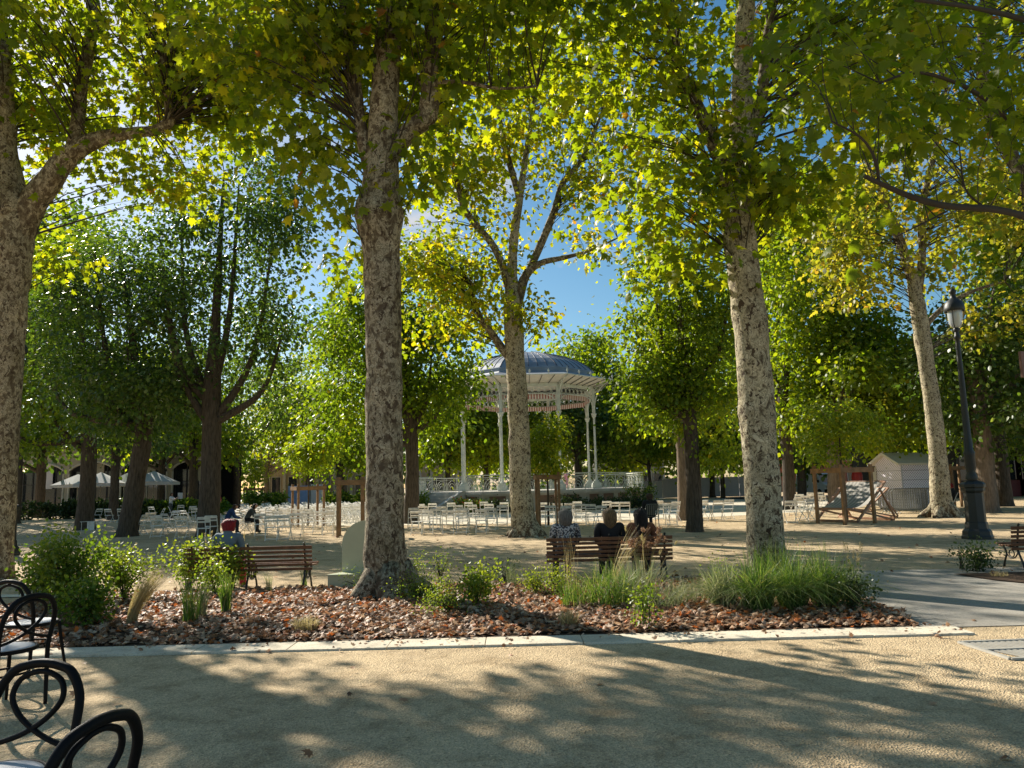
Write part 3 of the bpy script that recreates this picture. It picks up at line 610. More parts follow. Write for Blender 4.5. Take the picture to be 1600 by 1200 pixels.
#@@TREES
# ================================================================== PARK TREES BEHIND
def park_tree(name, label, base, fork_z, r, blobs, nclump, per, cr, lsize, leafm, bark, seed, tmpl=T_OVAL, lean=0.0, limbs=4, group='leafy park trees around the square', tone=0.0, droop=0.5, top=None):
    root = empty(name, base, 0, label, 'tree', group); rnd = random.Random(seed); big = list(blobs)
    for q in big*3:
        u = Vector((rnd.gauss(0, 1), rnd.gauss(0, 1), rnd.gauss(.15, 1))).normalized(); k = rnd.uniform(.85, 1.25); f_ = rnd.uniform(.16, .36)
        blobs.append((q[0]+u.x*q[3]*k, q[1]+u.y*q[4]*k, q[2]+u.z*q[5]*k, q[3]*f_*1.2, q[4]*f_*1.2, q[5]*f_, 1.6))
    cx = sum(b[0] for b in big)/len(big); cy = base.y; topz = top or max(b[2]+b[5]*0.5 for b in big)
    f = base+Vector((lean, 0, fork_z))
    t, pp = tree_stem('trunk', [(base+Vector((0, 0, -.05)), r*1.35), (base+Vector((lean*.1, 0, .35)), r*1.0), (base+Vector((lean*.5+.05, 0, fork_z*.5)), r*.86), (f, r*.84), (f.lerp(Vector((cx, cy, topz)), .35), r*.42), (Vector((cx, cy, topz)), r*.08)], base, bark, root, nseg=14, jit=.1, seed=seed)
    anchors = [p for p in pp if p.z > fork_z*.8]
    for i in range(limbs):
        b = big[i % len(big)]; e = Vector(b[:3])+Vector((rnd.uniform(-.5, .5)*b[3], rnd.uniform(-.5, .5)*b[4], rnd.uniform(0, .5)*b[5]))
        s = f+Vector((0, 0, -rnd.uniform(0, .25)*fork_z)); m = s.lerp(e, .5)+Vector((0, 0, -.12*(e-s).length))+Vector(((e.x-s.x)*.2, 0, 0))
        l, q = tree_stem('limb', [(s, r*.45), (m, r*.26), (e, r*.07)], base, bark, root, nseg=9, jit=.12, seed=seed+i); anchors += q
    c, C = crown('crown', blobs, int(nclump*1.7), int(per*1.2), cr*1.12, lsize*1.08, leafm, tmpl, root, origin=base, tone_shift=tone, droop=droop, flat=.75, shell=.8)
    twigs('twigs', C, anchors, root, base, r0=.022, frac=.25, seed=seed, mat='twig')
    return root
def pbl(lst, Y): return [pb(a, b, Y+(e[0] if e else 0), 1.1*c/FPX*Y, 1.06*d/FPX*Y) for a, b, c, d, *e in lst]    # lobes given as image position, half-width, half-height
def PT(px, py): return G(px, py)
b = PT(325, 838)
park_tree('linden_tree', 'tall dark linden with twin limbs behind the red-haired person', b, 5.4, .42, pbl([(380, 300, 80, 70), (300, 330, 70, 70), (250, 450, 80, 70), (400, 420, 90, 90), (330, 520, 120, 90), (440, 560, 50, 90), (260, 590, 70, 60), (420, 330, 60, 60), (330, 400, 60, 60)], b.y), 520, 34, .5, .17, 'leaf_dark', 'bark', 101, limbs=6, tone=.02)
b = PT(198, 838)
park_tree('linden_tree', 'dark leaning linden behind the chairs, third trunk from the left', b, 4.6, .40, pbl([(180, 420, 80, 70), (130, 510, 80, 80), (220, 560, 90, 80), (90, 600, 60, 60), (180, 640, 100, 45), (270, 500, 40, 60)], b.y), 400, 34, .5, .17, 'leaf_dark', 'bark', 103, lean=.5, limbs=5)
b = PT(132, 828)
park_tree('linden_tree', 'dark linden with an overturned chair at its foot', b, 4.4, .42, pbl([(110, 440, 80, 90), (70, 560, 60, 90), (120, 640, 80, 50), (60, 680, 50, 25), (180, 600, 60, 60)], b.y), 300, 34, .55, .2, 'leaf_mid', 'bark', 107, tone=-.1)
b = PT(176, 812)
park_tree('linden_tree', 'slender dark linden between two thicker trunks at left', b, 4.5, .32, pbl([(176, 620, 70, 70), (150, 560, 60, 80), (210, 680, 60, 25)], b.y), 150, 34, .6, .26, 'leaf_dark', 'bark', 109)
b = PT(250, 800)
park_tree('linden_tree', 'distant dark linden with a low side limb near the parasols', b, 4.5, .32, pbl([(260, 640, 70, 60), (230, 700, 60, 22), (290, 600, 60, 80)], b.y), 150, 34, .65, .3, 'leaf_dark', 'bark', 113)
b = PT(368, 795)
park_tree('linden_tree', 'linden standing behind the seated pair in the chairs', b, 5, .34, pbl([(380, 640, 60, 60), (420, 560, 60, 80), (350, 600, 50, 60)], b.y), 190, 34, .6, .28, 'leaf_dark', 'bark', 127, tone=.15)
b = PT(416, 790)
park_tree('forked_tree', 'pale trunked tree forking low beyond the chair rows', b, 4.2, .34, pbl([(440, 650, 70, 55), (400, 680, 50, 30), (470, 610, 50, 50), (500, 640, 40, 40)], b.y), 200, 34, .7, .32, 'leaf_mid', 'barkpale', 131, tone=.2)
b = PT(643, 818)
park_tree('linden_tree', 'dark leafy tree behind the large plane, left of the bandstand steps', b, 4.6, .36, pbl([(640, 480, 80, 60), (570, 520, 60, 70), (690, 560, 60, 60), (620, 600, 70, 50), (700, 640, 45, 40), (560, 640, 45, 60), (660, 420, 60, 40), (540, 470, 30, 50)], b.y), 400, 34, .55, .21, 'leaf_mid', 'bark', 137, limbs=6, tone=-.08)
b = PT(530, 800)
park_tree('linden_tree', 'green tree beyond the wooden tree guard in the middle of the chairs', b, 4, .3, pbl([(530, 600, 40, 70), (540, 690, 50, 40), (500, 690, 35, 35), (545, 530, 30, 50)], b.y), 220, 34, .6, .28, 'leaf_mid', 'bark', 139, tone=0)
b = PT(1086, 831)
park_tree('chestnut_tree', 'dark trunked chestnut in full leaf right of the bandstand', b, 4.7, .26, pbl([(1035, 450, 62, 45), (990, 500, 42, 40), (1085, 520, 60, 50), (1105, 630, 50, 40), (1000, 590, 42, 38), (1125, 460, 40, 50), (1060, 405, 45, 28), (1045, 650, 48, 28), (1115, 700, 32, 20), (1070, 590, 45, 35)], b.y), 420, 34, .38, .15, 'leaf_mid', 'bark', 149, limbs=6, tone=.02)
b = PT(1070, 813)
park_tree('chestnut_tree', 'brown trunk half hidden behind the darker chestnut trunk', b, 4.6, .28, pbl([(1090, 560, 60, 60), (1060, 620, 60, 40), (1130, 640, 40, 40)], b.y), 150, 34, .5, .22, 'leaf_mid', 'barkpale', 151)
b = PT(1235, 796)
park_tree('chestnut_tree', 'ivy touched brown tree just right of the pale plane trunk', b, 5.5, .34, pbl([(1240, 480, 80, 80), (1210, 600, 60, 60), (1290, 560, 70, 80), (1250, 650, 60, 40), (1330, 480, 60, 60), (1270, 390, 70, 50)], b.y), 360, 34, .6, .25, 'leaf_mid', 'bark', 157, limbs=5, tone=.12)
b = PT(1306, 796)
park_tree('chestnut_tree', 'pale trunked tree between the wooden guard and the deck chairs', b, 5, .36, pbl([(1330, 600, 80, 60), (1380, 660, 50, 40), (1300, 520, 60, 60), (1390, 560, 50, 70), (1420, 680, 50, 20)], b.y), 320, 34, .6, .25, 'leaf_mid', 'barkpale', 163, tone=.05)
b = PT(1254, 780)
park_tree('chestnut_tree', 'distant tree to the left of the white van', b, 5, .35, pbl([(1250, 660, 60, 45), (1200, 640, 50, 60)], b.y), 150, 34, .8, .38, 'leaf_dark', 'bark', 167)
b = PT(1546, 801)
park_tree('chestnut_tree', 'thick brown trunk directly right of the tall lamp', b, 5.8, .38, pbl([(1560, 560, 80, 60), (1620, 620, 80, 70), (1500, 600, 60, 60), (1540, 660, 50, 30), (1600, 480, 80, 60), (1600, 690, 40, 20)], b.y), 380, 34, .55, .2, 'leaf_dark', 'barkpale', 173, limbs=5, tone=.1)
b = PT(1570, 791)
park_tree('chestnut_tree', 'dark forked trunk behind the thick brown one at the right', b, 5.5, .38, pbl([(1570, 600, 80, 60), (1640, 560, 80, 70), (1480, 540, 60, 60)], b.y), 200, 34, .6, .26, 'leaf_dark', 'bark', 179)
b = PT(1016, 782)
park_tree('young_tree', 'thin young tree in front of the white hoarding', b, 3, .17, pbl([(1010, 650, 50, 40), (1030, 690, 40, 30), (985, 690, 35, 30), (1040, 630, 35, 40)], b.y), 200, 34, .6, .3, 'leaf_mid', 'bark', 181, tone=.1, limbs=3)
b = PT(1113, 777)
park_tree('linden_tree', 'far dark trunk between chestnut and pale plane, left of a pair', b, 4.5, .33, pbl([(1110, 640, 50, 60), (1090, 690, 40, 30), (1130, 700, 40, 22)], b.y), 200, 34, .8, .36, 'leaf_mid', 'bark', 191, tone=-.05)
b = PT(1130, 779)
park_tree('linden_tree', 'far slim dark trunk between chestnut and pale plane, right of a pair', b, 4.5, .2, pbl([(1150, 660, 40, 50)], b.y), 120, 30, .8, .36, 'leaf_mid', 'bark', 193, tone=.2)
# trees beyond the bandstand
i = 0
for px, Y, rr, lobes, lb in [
    (905, 78, .5, [(900, 565, 50, 38), (940, 600, 40, 45), (870, 600, 30, 35)], 'round crowned tree rising behind the bandstand dome'),
    (760, 72, .3, [(765, 665, 40, 55), (735, 690, 30, 45)], 'bright green tree seen through the left bandstand columns'),
    (905, 70, .35, [(905, 660, 45, 50), (950, 690, 35, 45), (890, 620, 40, 40)], 'dark forked tree seen through the right bandstand columns'),
    (975, 74, .3, [(965, 640, 45, 60), (985, 700, 40, 40)], 'bushy tree right of the bandstand'),
    (700, 70, .3, [(690, 690, 35, 40), (700, 630, 40, 50)], 'tree left of the bandstand behind the steps'),
    (830, 74, .3, [(830, 690, 40, 35), (820, 640, 40, 40)], 'tree centred behind the bandstand stage'),
    (480, 80, .3, [(490, 620, 45, 40), (470, 680, 50, 40), (520, 660, 40, 50)], 'far green tree behind the chair field'),
    (60, 60, .4, [(60, 620, 70, 90), (20, 660, 60, 50), (90, 520, 60, 70)], 'tree before the arched pavilion at far left'),
    (300, 62, .4, [(300, 640, 60, 50), (240, 600, 70, 80), (340, 690, 40, 25)], 'tree before the arched pavilion behind the parasols'),
    (1180, 66, .4, [(1170, 640, 60, 60), (1200, 570, 60, 70), (1160, 700, 30, 20)], 'far tree hidden behind the pale plane trunk'),
    (1400, 55, .4, [(1400, 620, 70, 60), (1450, 670, 60, 35), (1480, 600, 60, 60)], 'far tree above the dark shop roof'),
    (20, 48, .4, [(20, 420, 60, 80), (90, 380, 60, 70), (-30, 520, 60, 100)], 'tall tree rising behind the left edge plane'), (1700, 42, .4, [(1640, 420, 70, 80), (1560, 400, 50, 60), (1600, 330, 60, 60)], 'tall tree rising behind the notice board'), (1200, 45, .4, [(1215, 420, 50, 60), (1290, 330, 60, 60), (1230, 340, 50, 60)], 'tall tree just right of the pale plane trunk, its crown above'), (1660, 50, .4, [(1600, 640, 70, 60), (1660, 600, 80, 80), (1580, 560, 60, 50)], 'far tree at the right edge')]:
    bb = Vector((GX(px, Y), Y, 0)); i += 1
    park_tree('park_tree', lb, bb, 4.0, rr, pbl(lobes, Y), 190, 30, .85, .40, 'leaf_mid' if i not in (3, 8, 11, 12) else 'leaf_dark', 'bark', 200+i, limbs=3, tone=.05)
# slender mottled trunks by the parasols
for px, py, lb in ((104, 795, 'slim mottled plane left of the white parasols'), (190, 796, 'slim mottled plane between the white parasols')):
    b = PT(px, py); rt = empty('plane_tree', b, 0, lb, 'tree', 'plane trees with mottled bark')
    tree_stem('trunk', [(b, .4), (b+Vector((.1, 0, 2)), .32), (b+Vector((.4, 0, 6)), .28), (b+Vector((.6, 0, 10)), .15)], b, 'planeB', rt, nseg=12, seed=5)
    crown('crown', pbl([(px+10, 620, 60, 60)], b.y), 120, 30, .8, .38, 'leaf_mid', T_OVAL, rt, origin=b)
# far wood closing the horizon
bl = [(x, 104+random.uniform(-4, 6), random.uniform(4, 6.5), 7, 4, random.uniform(4, 5.5), 1) for x in np.arange(-110, 112, 7)]
c, C = crown('distant_wood', bl, 2300, 30, 1.4, .75, 'leaf_dark', T_OVAL, None, tone_shift=.15)
tag(c, 'dark mass of distant trees closing the view beyond the square', 'trees', kind='stuff')
#@@END
#@@OBJS
# ================================================================== BANDSTAND
BS = empty('bandstand', BAND, math.radians(1.5), 'white iron bandstand with blue zinc dome standing on a raised octagonal stage', 'bandstand')
def oct_(R, n=8, off=22.5): return [(R*math.cos(math.radians(45*k+off)), R*math.sin(math.radians(45*k+off))) for k in range(n)]
def octring(mb, prof, mi=0, off=22.5):
    ring = [[(x, y, z) for x, y in oct_(R, off=off)] for R, z in prof]
    for a, b in zip(ring, ring[1:]):
        for k in range(8): mb.face([a[k], a[(k+1) % 8], b[(k+1) % 8], b[k]], mi)
mb = MB(); mb.prism(oct_(8.15), 0, .95); mb.build('stage_base', 'pinkstone', BS)
for k in range(8):
    a = Vector((*oct_(8.15)[k], 0)); b = Vector((*oct_(8.15)[(k+1) % 8], 0)); nrm = ((a+b)/2).normalized()
    for t in (0.02, .25, .5, .75, .98):
        c = a.lerp(b, t); mb = MB(); mb.box((c.x+nrm.x*.03, c.y+nrm.y*.03, .475), (.42, .14, .95), Matrix.Rotation(math.atan2(nrm.y, nrm.x)-PI/2, 3, 'Z')); mb.build('pilaster', 'stone', BS)
mb = MB(); mb.prism(oct_(8.42), .952, 1.06); mb.prism(oct_(8.58), 1.062, 1.16); mb.prism(oct_(8.5), 1.162, 1.25); mb.build('stage_cornice', 'stone', BS)
for k in range(8):
    x, y = oct_(5.0)[k]
    mb = MB(); mb.box((x, y, 1.43), (.62, .62, .36)); mb.box((x, y, 1.66), (.48, .48, .10)); mb.build('plinth', 'ironwhite', BS, bevel=.015)
    mb = MB(); mb.lathe([(.17, 1.71), (.17, 1.80), (.10, 1.86), (.085, 2.0), (.08, 3.0), (.072, 6.1), (.08, 6.15), (.15, 6.22), (.15, 6.3), (.19, 6.38), (.19, 6.44)], 14, (x, y, 0))
    u = Vector((x, y, 0)).normalized(); Rz = Matrix.Rotation(math.atan2(u.y, u.x), 3, 'Z')
    mb.box((x, y, 7.3), (.19, .19, 1.72), Rz)
    col = mb.build('column', 'ironwhite', BS, smooth=False)
    mb = MB(); pts = []
    for t in np.linspace(0, 1, 9):
        a = t*PI/2; r = 5.05+1.3*(1-math.cos(a)); z = 6.65+1.98*math.sin(a); pts.append((u.x*r, u.y*r, z))
    mb.tube(pts, .05, 6); mb.bar((u.x*5.1, u.y*5.1, 8.26), (u.x*6.35, u.y*6.35, 8.66), .06, .08)
    for t in (.35, .55, .75):
        r = 5.05+1.3*(1-math.cos(t*PI/2)); z = 6.65+2.05*math.sin(t*PI/2); mb.tube([(u.x*r, u.y*r, z), (u.x*(r-.12), u.y*(r-.12), z+.3), (u.x*r, u.y*r, min(8.6, z+.55))], .025, 5)
    # side brackets under the frieze
    for kk in (k-1, k+1):
        q = Vector((*oct_(5.0)[kk % 8], 0)); w = (q-Vector((x, y, 0))).normalized()
        mb.tube([(x+w.x*.12, y+w.y*.12, 6.75), (x+w.x*.2, y+w.y*.2, 7.15), (x+w.x*.5, y+w.y*.5, 7.45), (x+w.x*.95, y+w.y*.95, 7.6)], .03, 5)
        mb.tube([(x+w.x*(.3+.12*math.cos(a)), y+w.y*(.3+.12*math.cos(a)), 7.45+.12*math.sin(a)) for a in np.linspace(0, 2*PI, 9)], .02, 4)
    mb.build('bracket', 'ironwhite', BS, smooth=True)
for k in range(8):
    a = Vector((*oct_(4.97)[k], 0)); b = Vector((*oct_(4.97)[(k+1) % 8], 0))
    mb = MB(); mb.bar(a+Vector((0, 0, 7.62)), b+Vector((0, 0, 7.62)), .06, .05); mb.bar(a+Vector((0, 0, 8.21)), b+Vector((0, 0, 8.21)), .16, .24)
    nn_ = 9
    for i in range(nn_):
        c = a.lerp(b, (i+.5)/nn_)+Vector((0, 0, 7.83)); w = (b-a).normalized()
        mb.tube([c+w*.17*math.cos(t)+Vector((0, 0, .17*math.sin(t))) for t in np.linspace(0, 2*PI, 11)[:-1]], .018, 4, closed=True)
        c2 = a.lerp(b, (i)/nn_)+Vector((0, 0, 7.64)); mb.bar(c2, c2+Vector((0, 0, .4)), .03)
    mb.build('frieze', 'ironwhite', BS)
    a2 = a*.955; b2 = b*.955; Lh = (b-a).length
    mb = MB(); mb.face([a2+Vector((0, 0, 7.28)), b2+Vector((0, 0, 7.28)), b2+Vector((0, 0, 7.60)), a2+Vector((0, 0, 7.60))], uv=[(0, 0), (Lh/4, 0), (Lh/4, 1), (0, 1)])
    mb.build('valance', 'valance', BS)
mb = MB(); octring(mb, [(4.95, 8.32), (6.38, 8.70)])
mb.build('awning_soffit', 'awning', BS)
mb = MB()
for k in range(8):
    for i in range(6):
        p = Vector((*oct_(5.0)[k], 0)).lerp(Vector((*oct_(5.0)[(k+1) % 8], 0)), (i+.0)/6); q = Vector((*oct_(6.38)[k], 0)).lerp(Vector((*oct_(6.38)[(k+1) % 8], 0)), (i+.0)/6)
        mb.bar(p+Vector((0, 0, 8.29)), q+Vector((0, 0, 8.67)), .035, .05)
mb.build('soffit_ribs', 'steel', BS)
mb = MB(); octring(mb, [(6.38, 8.70), (6.44, 8.71), (6.44, 8.76), (6.36, 8.78)], 0); mb.build('gutter', 'ironwhite', BS)
mb = MB()
for k in range(8):
    for i in range(4):
        p = Vector((*oct_(6.42)[k], 0)).lerp(Vector((*oct_(6.42)[(k+1) % 8], 0)), i/4)
        mb.lathe([(.02, 0), (.02, .12), (.06, .15), (.075, .21), (.05, .27), (.015, .3), (.012, .5 if i == 0 else .36)], 7, (p.x, p.y, 8.76))
mb.build('finials', 'ironwhite', BS)
mb = MB(); octring(mb, [(6.36, 8.78), (5.25, 9.06), (5.15, 9.16), (5.10, 9.42), (4.98, 9.48), (4.62, 9.80), (4.05, 10.17), (3.3, 10.50), (2.3, 10.82), (1.2, 11.03), (.35, 11.12), (0.02, 11.13)])
dome = mb.build('dome', 'zinc', BS)
prof = [(4.98, 9.49), (4.62, 9.81), (4.05, 10.18), (3.3, 10.51), (2.3, 10.83), (1.2, 11.04)]
for k in range(8):
    for i in range(6):
        mb = MB() if i == 0 and k == 0 else mb
        t = i/6; pts = []
        for R, z in prof:
            A = Vector((*oct_(R)[k], z)); B = Vector((*oct_(R)[(k+1) % 8], z)); base = Vector((*oct_(4.98)[k], 0)).lerp(Vector((*oct_(4.98)[(k+1) % 8], 0)), t)
            q = A.lerp(B, t); pts.append(q)
        mb.tube(pts, .045 if i == 0 else .026, 5)
mb.build('dome_seams', 'zincdark', dome)
mb = MB(); mb.lathe([(.35, 11.1), (.3, 11.2), (.12, 11.25), (.02, 11.3)], 10); mb.build('roof_finial', 'zinc', BS)
mb = MB(); mb.prism(oct_(4.9), 8.9, 9.0); mb.build('ceiling', 'awning', BS)
# railing, face by face (opening at the stair face)
FRONT_LEFT = 4    # face between vertex 4 and 5 looks toward front-left
def rail_panel(mb, a, b, z0, h, n):
    mb.bar(a+Vector((0, 0, z0+h)), b+Vector((0, 0, z0+h)), .07, .06); mb.bar(a+Vector((0, 0, z0+h-.14)), b+Vector((0, 0, z0+h-.14)), .025, .025); mb.bar(a+Vector((0, 0, z0+.08)), b+Vector((0, 0, z0+.08)), .035, .035)
    w = (b-a).normalized(); Lx = (b-a).length
    for i in range(n+1):
        c = a.lerp(b, i/n); mb.bar(c+Vector((0, 0, z0)), c+Vector((0, 0, z0+h)), .035)
        if i < n:
            s = Lx/n; m = c+w*s/2
            for rr in (.46, .33, .2):
                mb.tube([m+w*s*rr*math.cos(t)+Vector((0, 0, z0+.08+(h-.22)*rr*2.0*math.sin(t))) for t in np.linspace(0, PI, 8)], .014, 4)
            mb.tube([c+w*.1*math.cos(t)+Vector((0, 0, z0+h*.42+.22*math.sin(t))) for t in np.linspace(0, 2*PI, 9)[:-1]], .013, 4, closed=True)
for k in range(8):
    a = Vector((*oct_(8.25)[k], 0)); b = Vector((*oct_(8.25)[(k+1) % 8], 0)); mb = MB()
    if k == FRONT_LEFT:
        w = (b-a).normalized(); L_ = (b-a).length
        rail_panel(mb, a, a+w*(L_/2-1.6), 1.25, 1.0, 2); rail_panel(mb, b-w*(L_/2-1.6), b, 1.25, 1.0, 2)
    else: rail_panel(mb, a, b, 1.25, 1.0, 6)
    mb.build('railing', 'ironwhite', BS)
# stair on the front-left face
a = Vector((*oct_(8.5)[4], 0)); b = Vector((*oct_(8.5)[5], 0)); w = (b-a).normalized(); m = (a+b)/2; nrm = m.normalized()
mb = MB()
for i in range(7):
    z1 = 1.25-(i+0)*.178; d0 = .0+i*.34
    mb.box(m+nrm*(d0+.17)+Vector((0, 0, z1/2-.09)), (3.0, .34, max(.02, z1-.178)), Matrix.Rotation(math.atan2(nrm.y, nrm.x)-PI/2, 3, 'Z'))
mb.build('stairs', 'step', BS)
for s in (-1, 1):
    mb = MB(); c = m+w*1.68*s
    pr = [(0.0, 0), (2.75, 0), (2.75, .12), (2.45, .32), (.25, 1.32), (0.0, 1.32)]
    for sgn in (-1, 1): mb.face([c+w*.16*sgn+nrm*p+Vector((0, 0, z)) for p, z in (pr if sgn*s > 0 else pr[::-1])])
    for i in range(len(pr)):
        p, q = pr[i], pr[(i+1) % len(pr)]
        mb.face([c-w*.16+nrm*p[0]+Vector((0, 0, p[1])), c+w*.16+nrm*p[0]+Vector((0, 0, p[1])), c+w*.16+nrm*q[0]+Vector((0, 0, q[1])), c-w*.16+nrm*q[0]+Vector((0, 0, q[1]))])
    mb.build('stair_wall', 'stone', BS)

# ================================================================== CHAIRS
def folding_chair_parts(root):
    mb = MB()
    for s in (-1, 1):
        mb.tube([(s*.21, .24, 0), (s*.205, -.02, .42), (s*.20, -.20, .80)], .013, 6)
    mb.tube([(-.20, -.20, .80), (-.19, -.212, .815), (.19, -.212, .815), (.20, -.20, .80)], .013, 6); mb.tube([(-.21, .20, .06), (.21, .20, .06)], .010, 5)
    mb.build('back_frame', 'whitem', root)
    mb = MB()
    for s in (-1, 1): mb.tube([(s*.185, -.24, 0), (s*.185, .18, .45)], .011, 6)
    mb.tube([(-.185, -.21, .05), (.185, -.21, .05)], .009, 5); mb.build('leg_frame', 'whitem', root)
    mb = MB()
    for i in range(6): mb.box((0, -.15+i*.066, .447-.004*abs(i-3)), (.39, .056, .012))
    mb.build('seat', 'whitem', root)
    mb = MB()
    for z, h in ((.765, .075), (.655, .05)):
        y = -.02-(z-.42)/.38*.18; mb.box((0, y, z), (.39, .012, h), Matrix.Rotation(.44, 3, 'X'))
    mb.build('backrest', 'whitem', root)
proto = empty('folding_chair', (0, 0, 0), 0, 'white metal folding chair', 'chair'); folding_chair_parts(proto)
# one-mesh version for the far rows
mbf = MB()
for ch in proto.children:
    off = len(mbf.v); mbf.v += [tuple(v.co) for v in ch.data.vertices]; mbf.f += [tuple(off+i for i in p.vertices) for p in ch.data.polygons]; mbf.m += [0]*len(ch.data.polygons)
far = mbf.build('folding_chair', 'whitem'); far_mesh = far.data; bpy.data.objects.remove(far)
used = [False]; placed = []
def chair_at(x, y, face, label, group, far_=False):
    """face = heading of the sitter (radians, 0 looks along +y)"""
    rz = face
    if far_:
        o = bpy.data.objects.new('folding_chair', far_mesh); COL.objects.link(o); o.location = (x, y, 0); o.rotation_euler = (0, 0, rz)
        tag(o, label, 'chair', group); return o
    if not used[0]:
        used[0] = True; o = proto; o.location = (x, y, 0); o.rotation_euler = (0, 0, rz); tag(o, label, 'chair', group)
    else: o = copy_tree(proto, (x, y, 0), rz, label, group)
    if group is None and 'group' in o: del o['group']
    placed.append((x, y)); return o
OBST = [(GX(p, Y), Y, r) for p, Y, r in ((325, 28.5, .8), (198, 29.8, .9), (132, 36, .9), (822, 25, 1.0), (643, 36, .8), (545, 23.7, .9), (480, 36, 1.1), (857, 31, .9), (1086, 24.5, .7), (1070, 32, .7), (1235, 40, .8), (530, 54, .8), (368, 64, 1), (1018, 25.7, .7), (1320, 25, 1.3), (355, 29.3, .9), (386, 29.9, .9), (1306, 38, .9), (1350, 27, 2.2), (250, 70, 1))]
def free(x, y, m=0.0): return all((x-a)**2+(y-b)**2 > (r+m)**2 for a, b, r in OBST)
def toward(x, y): return math.atan2(-(BAND.x-x), BAND.y-y)
rnd = random.Random(12)
# dense arcs left and front-left of the stage
for row in range(11):
    R = 12.9+row*1.25; step = .62/R; a = math.radians(183)
    while a < math.radians(246):
        a += step*rnd.uniform(.92, 1.12)
        x = BAND.x+R*math.cos(a)+rnd.uniform(-.08, .08); y = BAND.y+R*math.sin(a)+rnd.uniform(-.1, .1)
        q = 800+x/y*1190
        if q < 372 or y > 60 or rnd.random() < .10 or not free(x, y) or (a > math.radians(236) and row < 3): continue
        if row > 7 and rnd.random() < .5 and q > 560: continue
        chair_at(x, y, toward(x, y)+rnd.gauss(0, .10), 'white folding chair in the dense rows filling the square left of the bandstand', 'white folding chairs in rows left of the bandstand', far_=y > 34)
# looser chairs by hand: image position of the feet, heading in degrees (0 = facing away), label, group
def spots(lst, label, group):
    for px, py, hd in lst:
        p = G(px, py)
        if not free(p.x, p.y): continue
        chair_at(p.x, p.y, math.radians(hd)+rnd.gauss(0, .06), label, group, far_=p.y > 40)
spots([(197, 838, 70), (209, 838, 75), (219, 837, 80), (245, 840, 10), (262, 834, -30), (284, 842, 5), (300, 832, -60), (232, 830, 40), (270, 826, 160), (289, 824, -20), (250, 818, 100), (306, 818, -10), (300, 812, 30), (268, 812, -60), (238, 812, -10), (282, 808, 20), (316, 808, 10)],
      'white folding chair in the loose cluster between the two dark leaning lindens', 'white folding chairs clustered between the lindens')
spots([(170, 817, 0), (190, 817, 0), (208, 818, 0), (152, 816, 60)], 'white folding chair in the short row right of the linden with the overturned chair', 'white folding chairs behind the left lindens')
spots([(424, 845, 8), (444, 844, 6), (407, 838, 12), (463, 838, 4), (330, 842, 10), (318, 846, 20), (436, 832, 0), (482, 834, 0), (500, 832, -10), (512, 836, 14)],
      'white folding chair at the near edge of the chair field, beyond the red-haired person', 'white folding chairs at the near edge of the field')
spots([(652, 835, -5), (668, 834, 3), (700, 834, 0), (725, 828, 4), (753, 833, -3), (768, 829, 0), (785, 822, 5), (690, 822, 0), (716, 819, 6), (740, 818, -4), (765, 816, 2), (788, 812, 0), (662, 820, -3), (676, 812, 0), (705, 811, 3), (733, 810, 0), (757, 809, -3), (646, 826, 15), (658, 814, 3), (722, 834, -8), (680, 829, 8)],
      'white folding chair in front of the bandstand steps, between the two plane trunks', 'white folding chairs before the bandstand steps')
spots([(846, 821, 0), (861, 824, 0), (873, 817, -3), (890, 817, 3), (908, 820, -8), (926, 821, -20), (884, 826, 4), (852, 814, 0), (902, 812, 2), (960, 815, 0), (977, 815, -2), (948, 812, 5), (938, 826, 10)],
      'white folding chair between the forked plane and the lone person in dark clothes', 'white folding chairs behind the three bench sitters')
spots([(1003, 818, 60), (1038, 822, -15), (1050, 822, -5), (1046, 813, 4), (1054, 816, 20), (1030, 812, -10)],
      'white folding chair close around the lone person dressed in dark clothes', 'white folding chairs around the lone sitter')
spots([(1103, 814, -40), (1122, 814, 0), (1097, 812, 30), (1138, 812, 10)], 'white folding chair on the pale path between the chestnut trunk and the large pale plane', 'white folding chairs on the pale path')
spots([(1236, 818, 0)], 'white folding chair standing alone just right of the large pale plane trunk', None)
spots([(1253, 812, -40), (1262, 815, 30), (1272, 812, -20), (1258, 803, 0), (1272, 800, 8), (1284, 803, -10), (1266, 794, 0), (1280, 793, 5), (1250, 798, -8), (1296, 798, 20), (1244, 806, 20), (1278, 808, 60)],
      'white folding chair in the cluster left of the striped deck chairs', 'white folding chairs left of the deck chairs')
# overturned chair at the foot of the left linden
p = G(137, 829); o = copy_tree(proto, p+Vector((0, -.3, .21)), 0, 'white folding chair lying overturned on its side at the foot of a dark linden')
o.rotation_euler = (0, math.radians(90), math.radians(80)); del o['group']
# dark metal chair under the lone sitter
def dark_chair(p, rz, label):
    r = empty('metal_chair', p, rz, label, 'chair')
    mb = MB()
    for i in range(7): mb.box((-.18+i*.06, .02, .45), (.045, .42, .014))
    mb.build('seat', 'steel', r)
    mb = MB(); 
    for i in range(6): mb.bar((-.16+i*.064, -.20, .50), (-.16+i*.064, -.27, .84), .035, .012)
    mb.tube([(-.22, -.19, .45), (-.225, -.26, .80), (-.19, -.28, .87), (.19, -.28, .87), (.225, -.26, .80), (.22, -.19, .45)], .014, 6); mb.build('backrest', 'steel', r)
    for s in (-1, 1):
        for y0, y1 in ((-.18, -.26), (.2, .22)):
            mb = MB(); mb.tube([(s*.2, y0, .45), (s*.22, y1, 0)], .013, 6); mb.build('leg', 'steel', r)
        mb = MB(); mb.tube([(s*.23, -.22, .66), (s*.25, .12, .66), (s*.22, .2, .45)], .012, 6); mb.build('armrest', 'steel', r)
LONE = G(1018, 828)
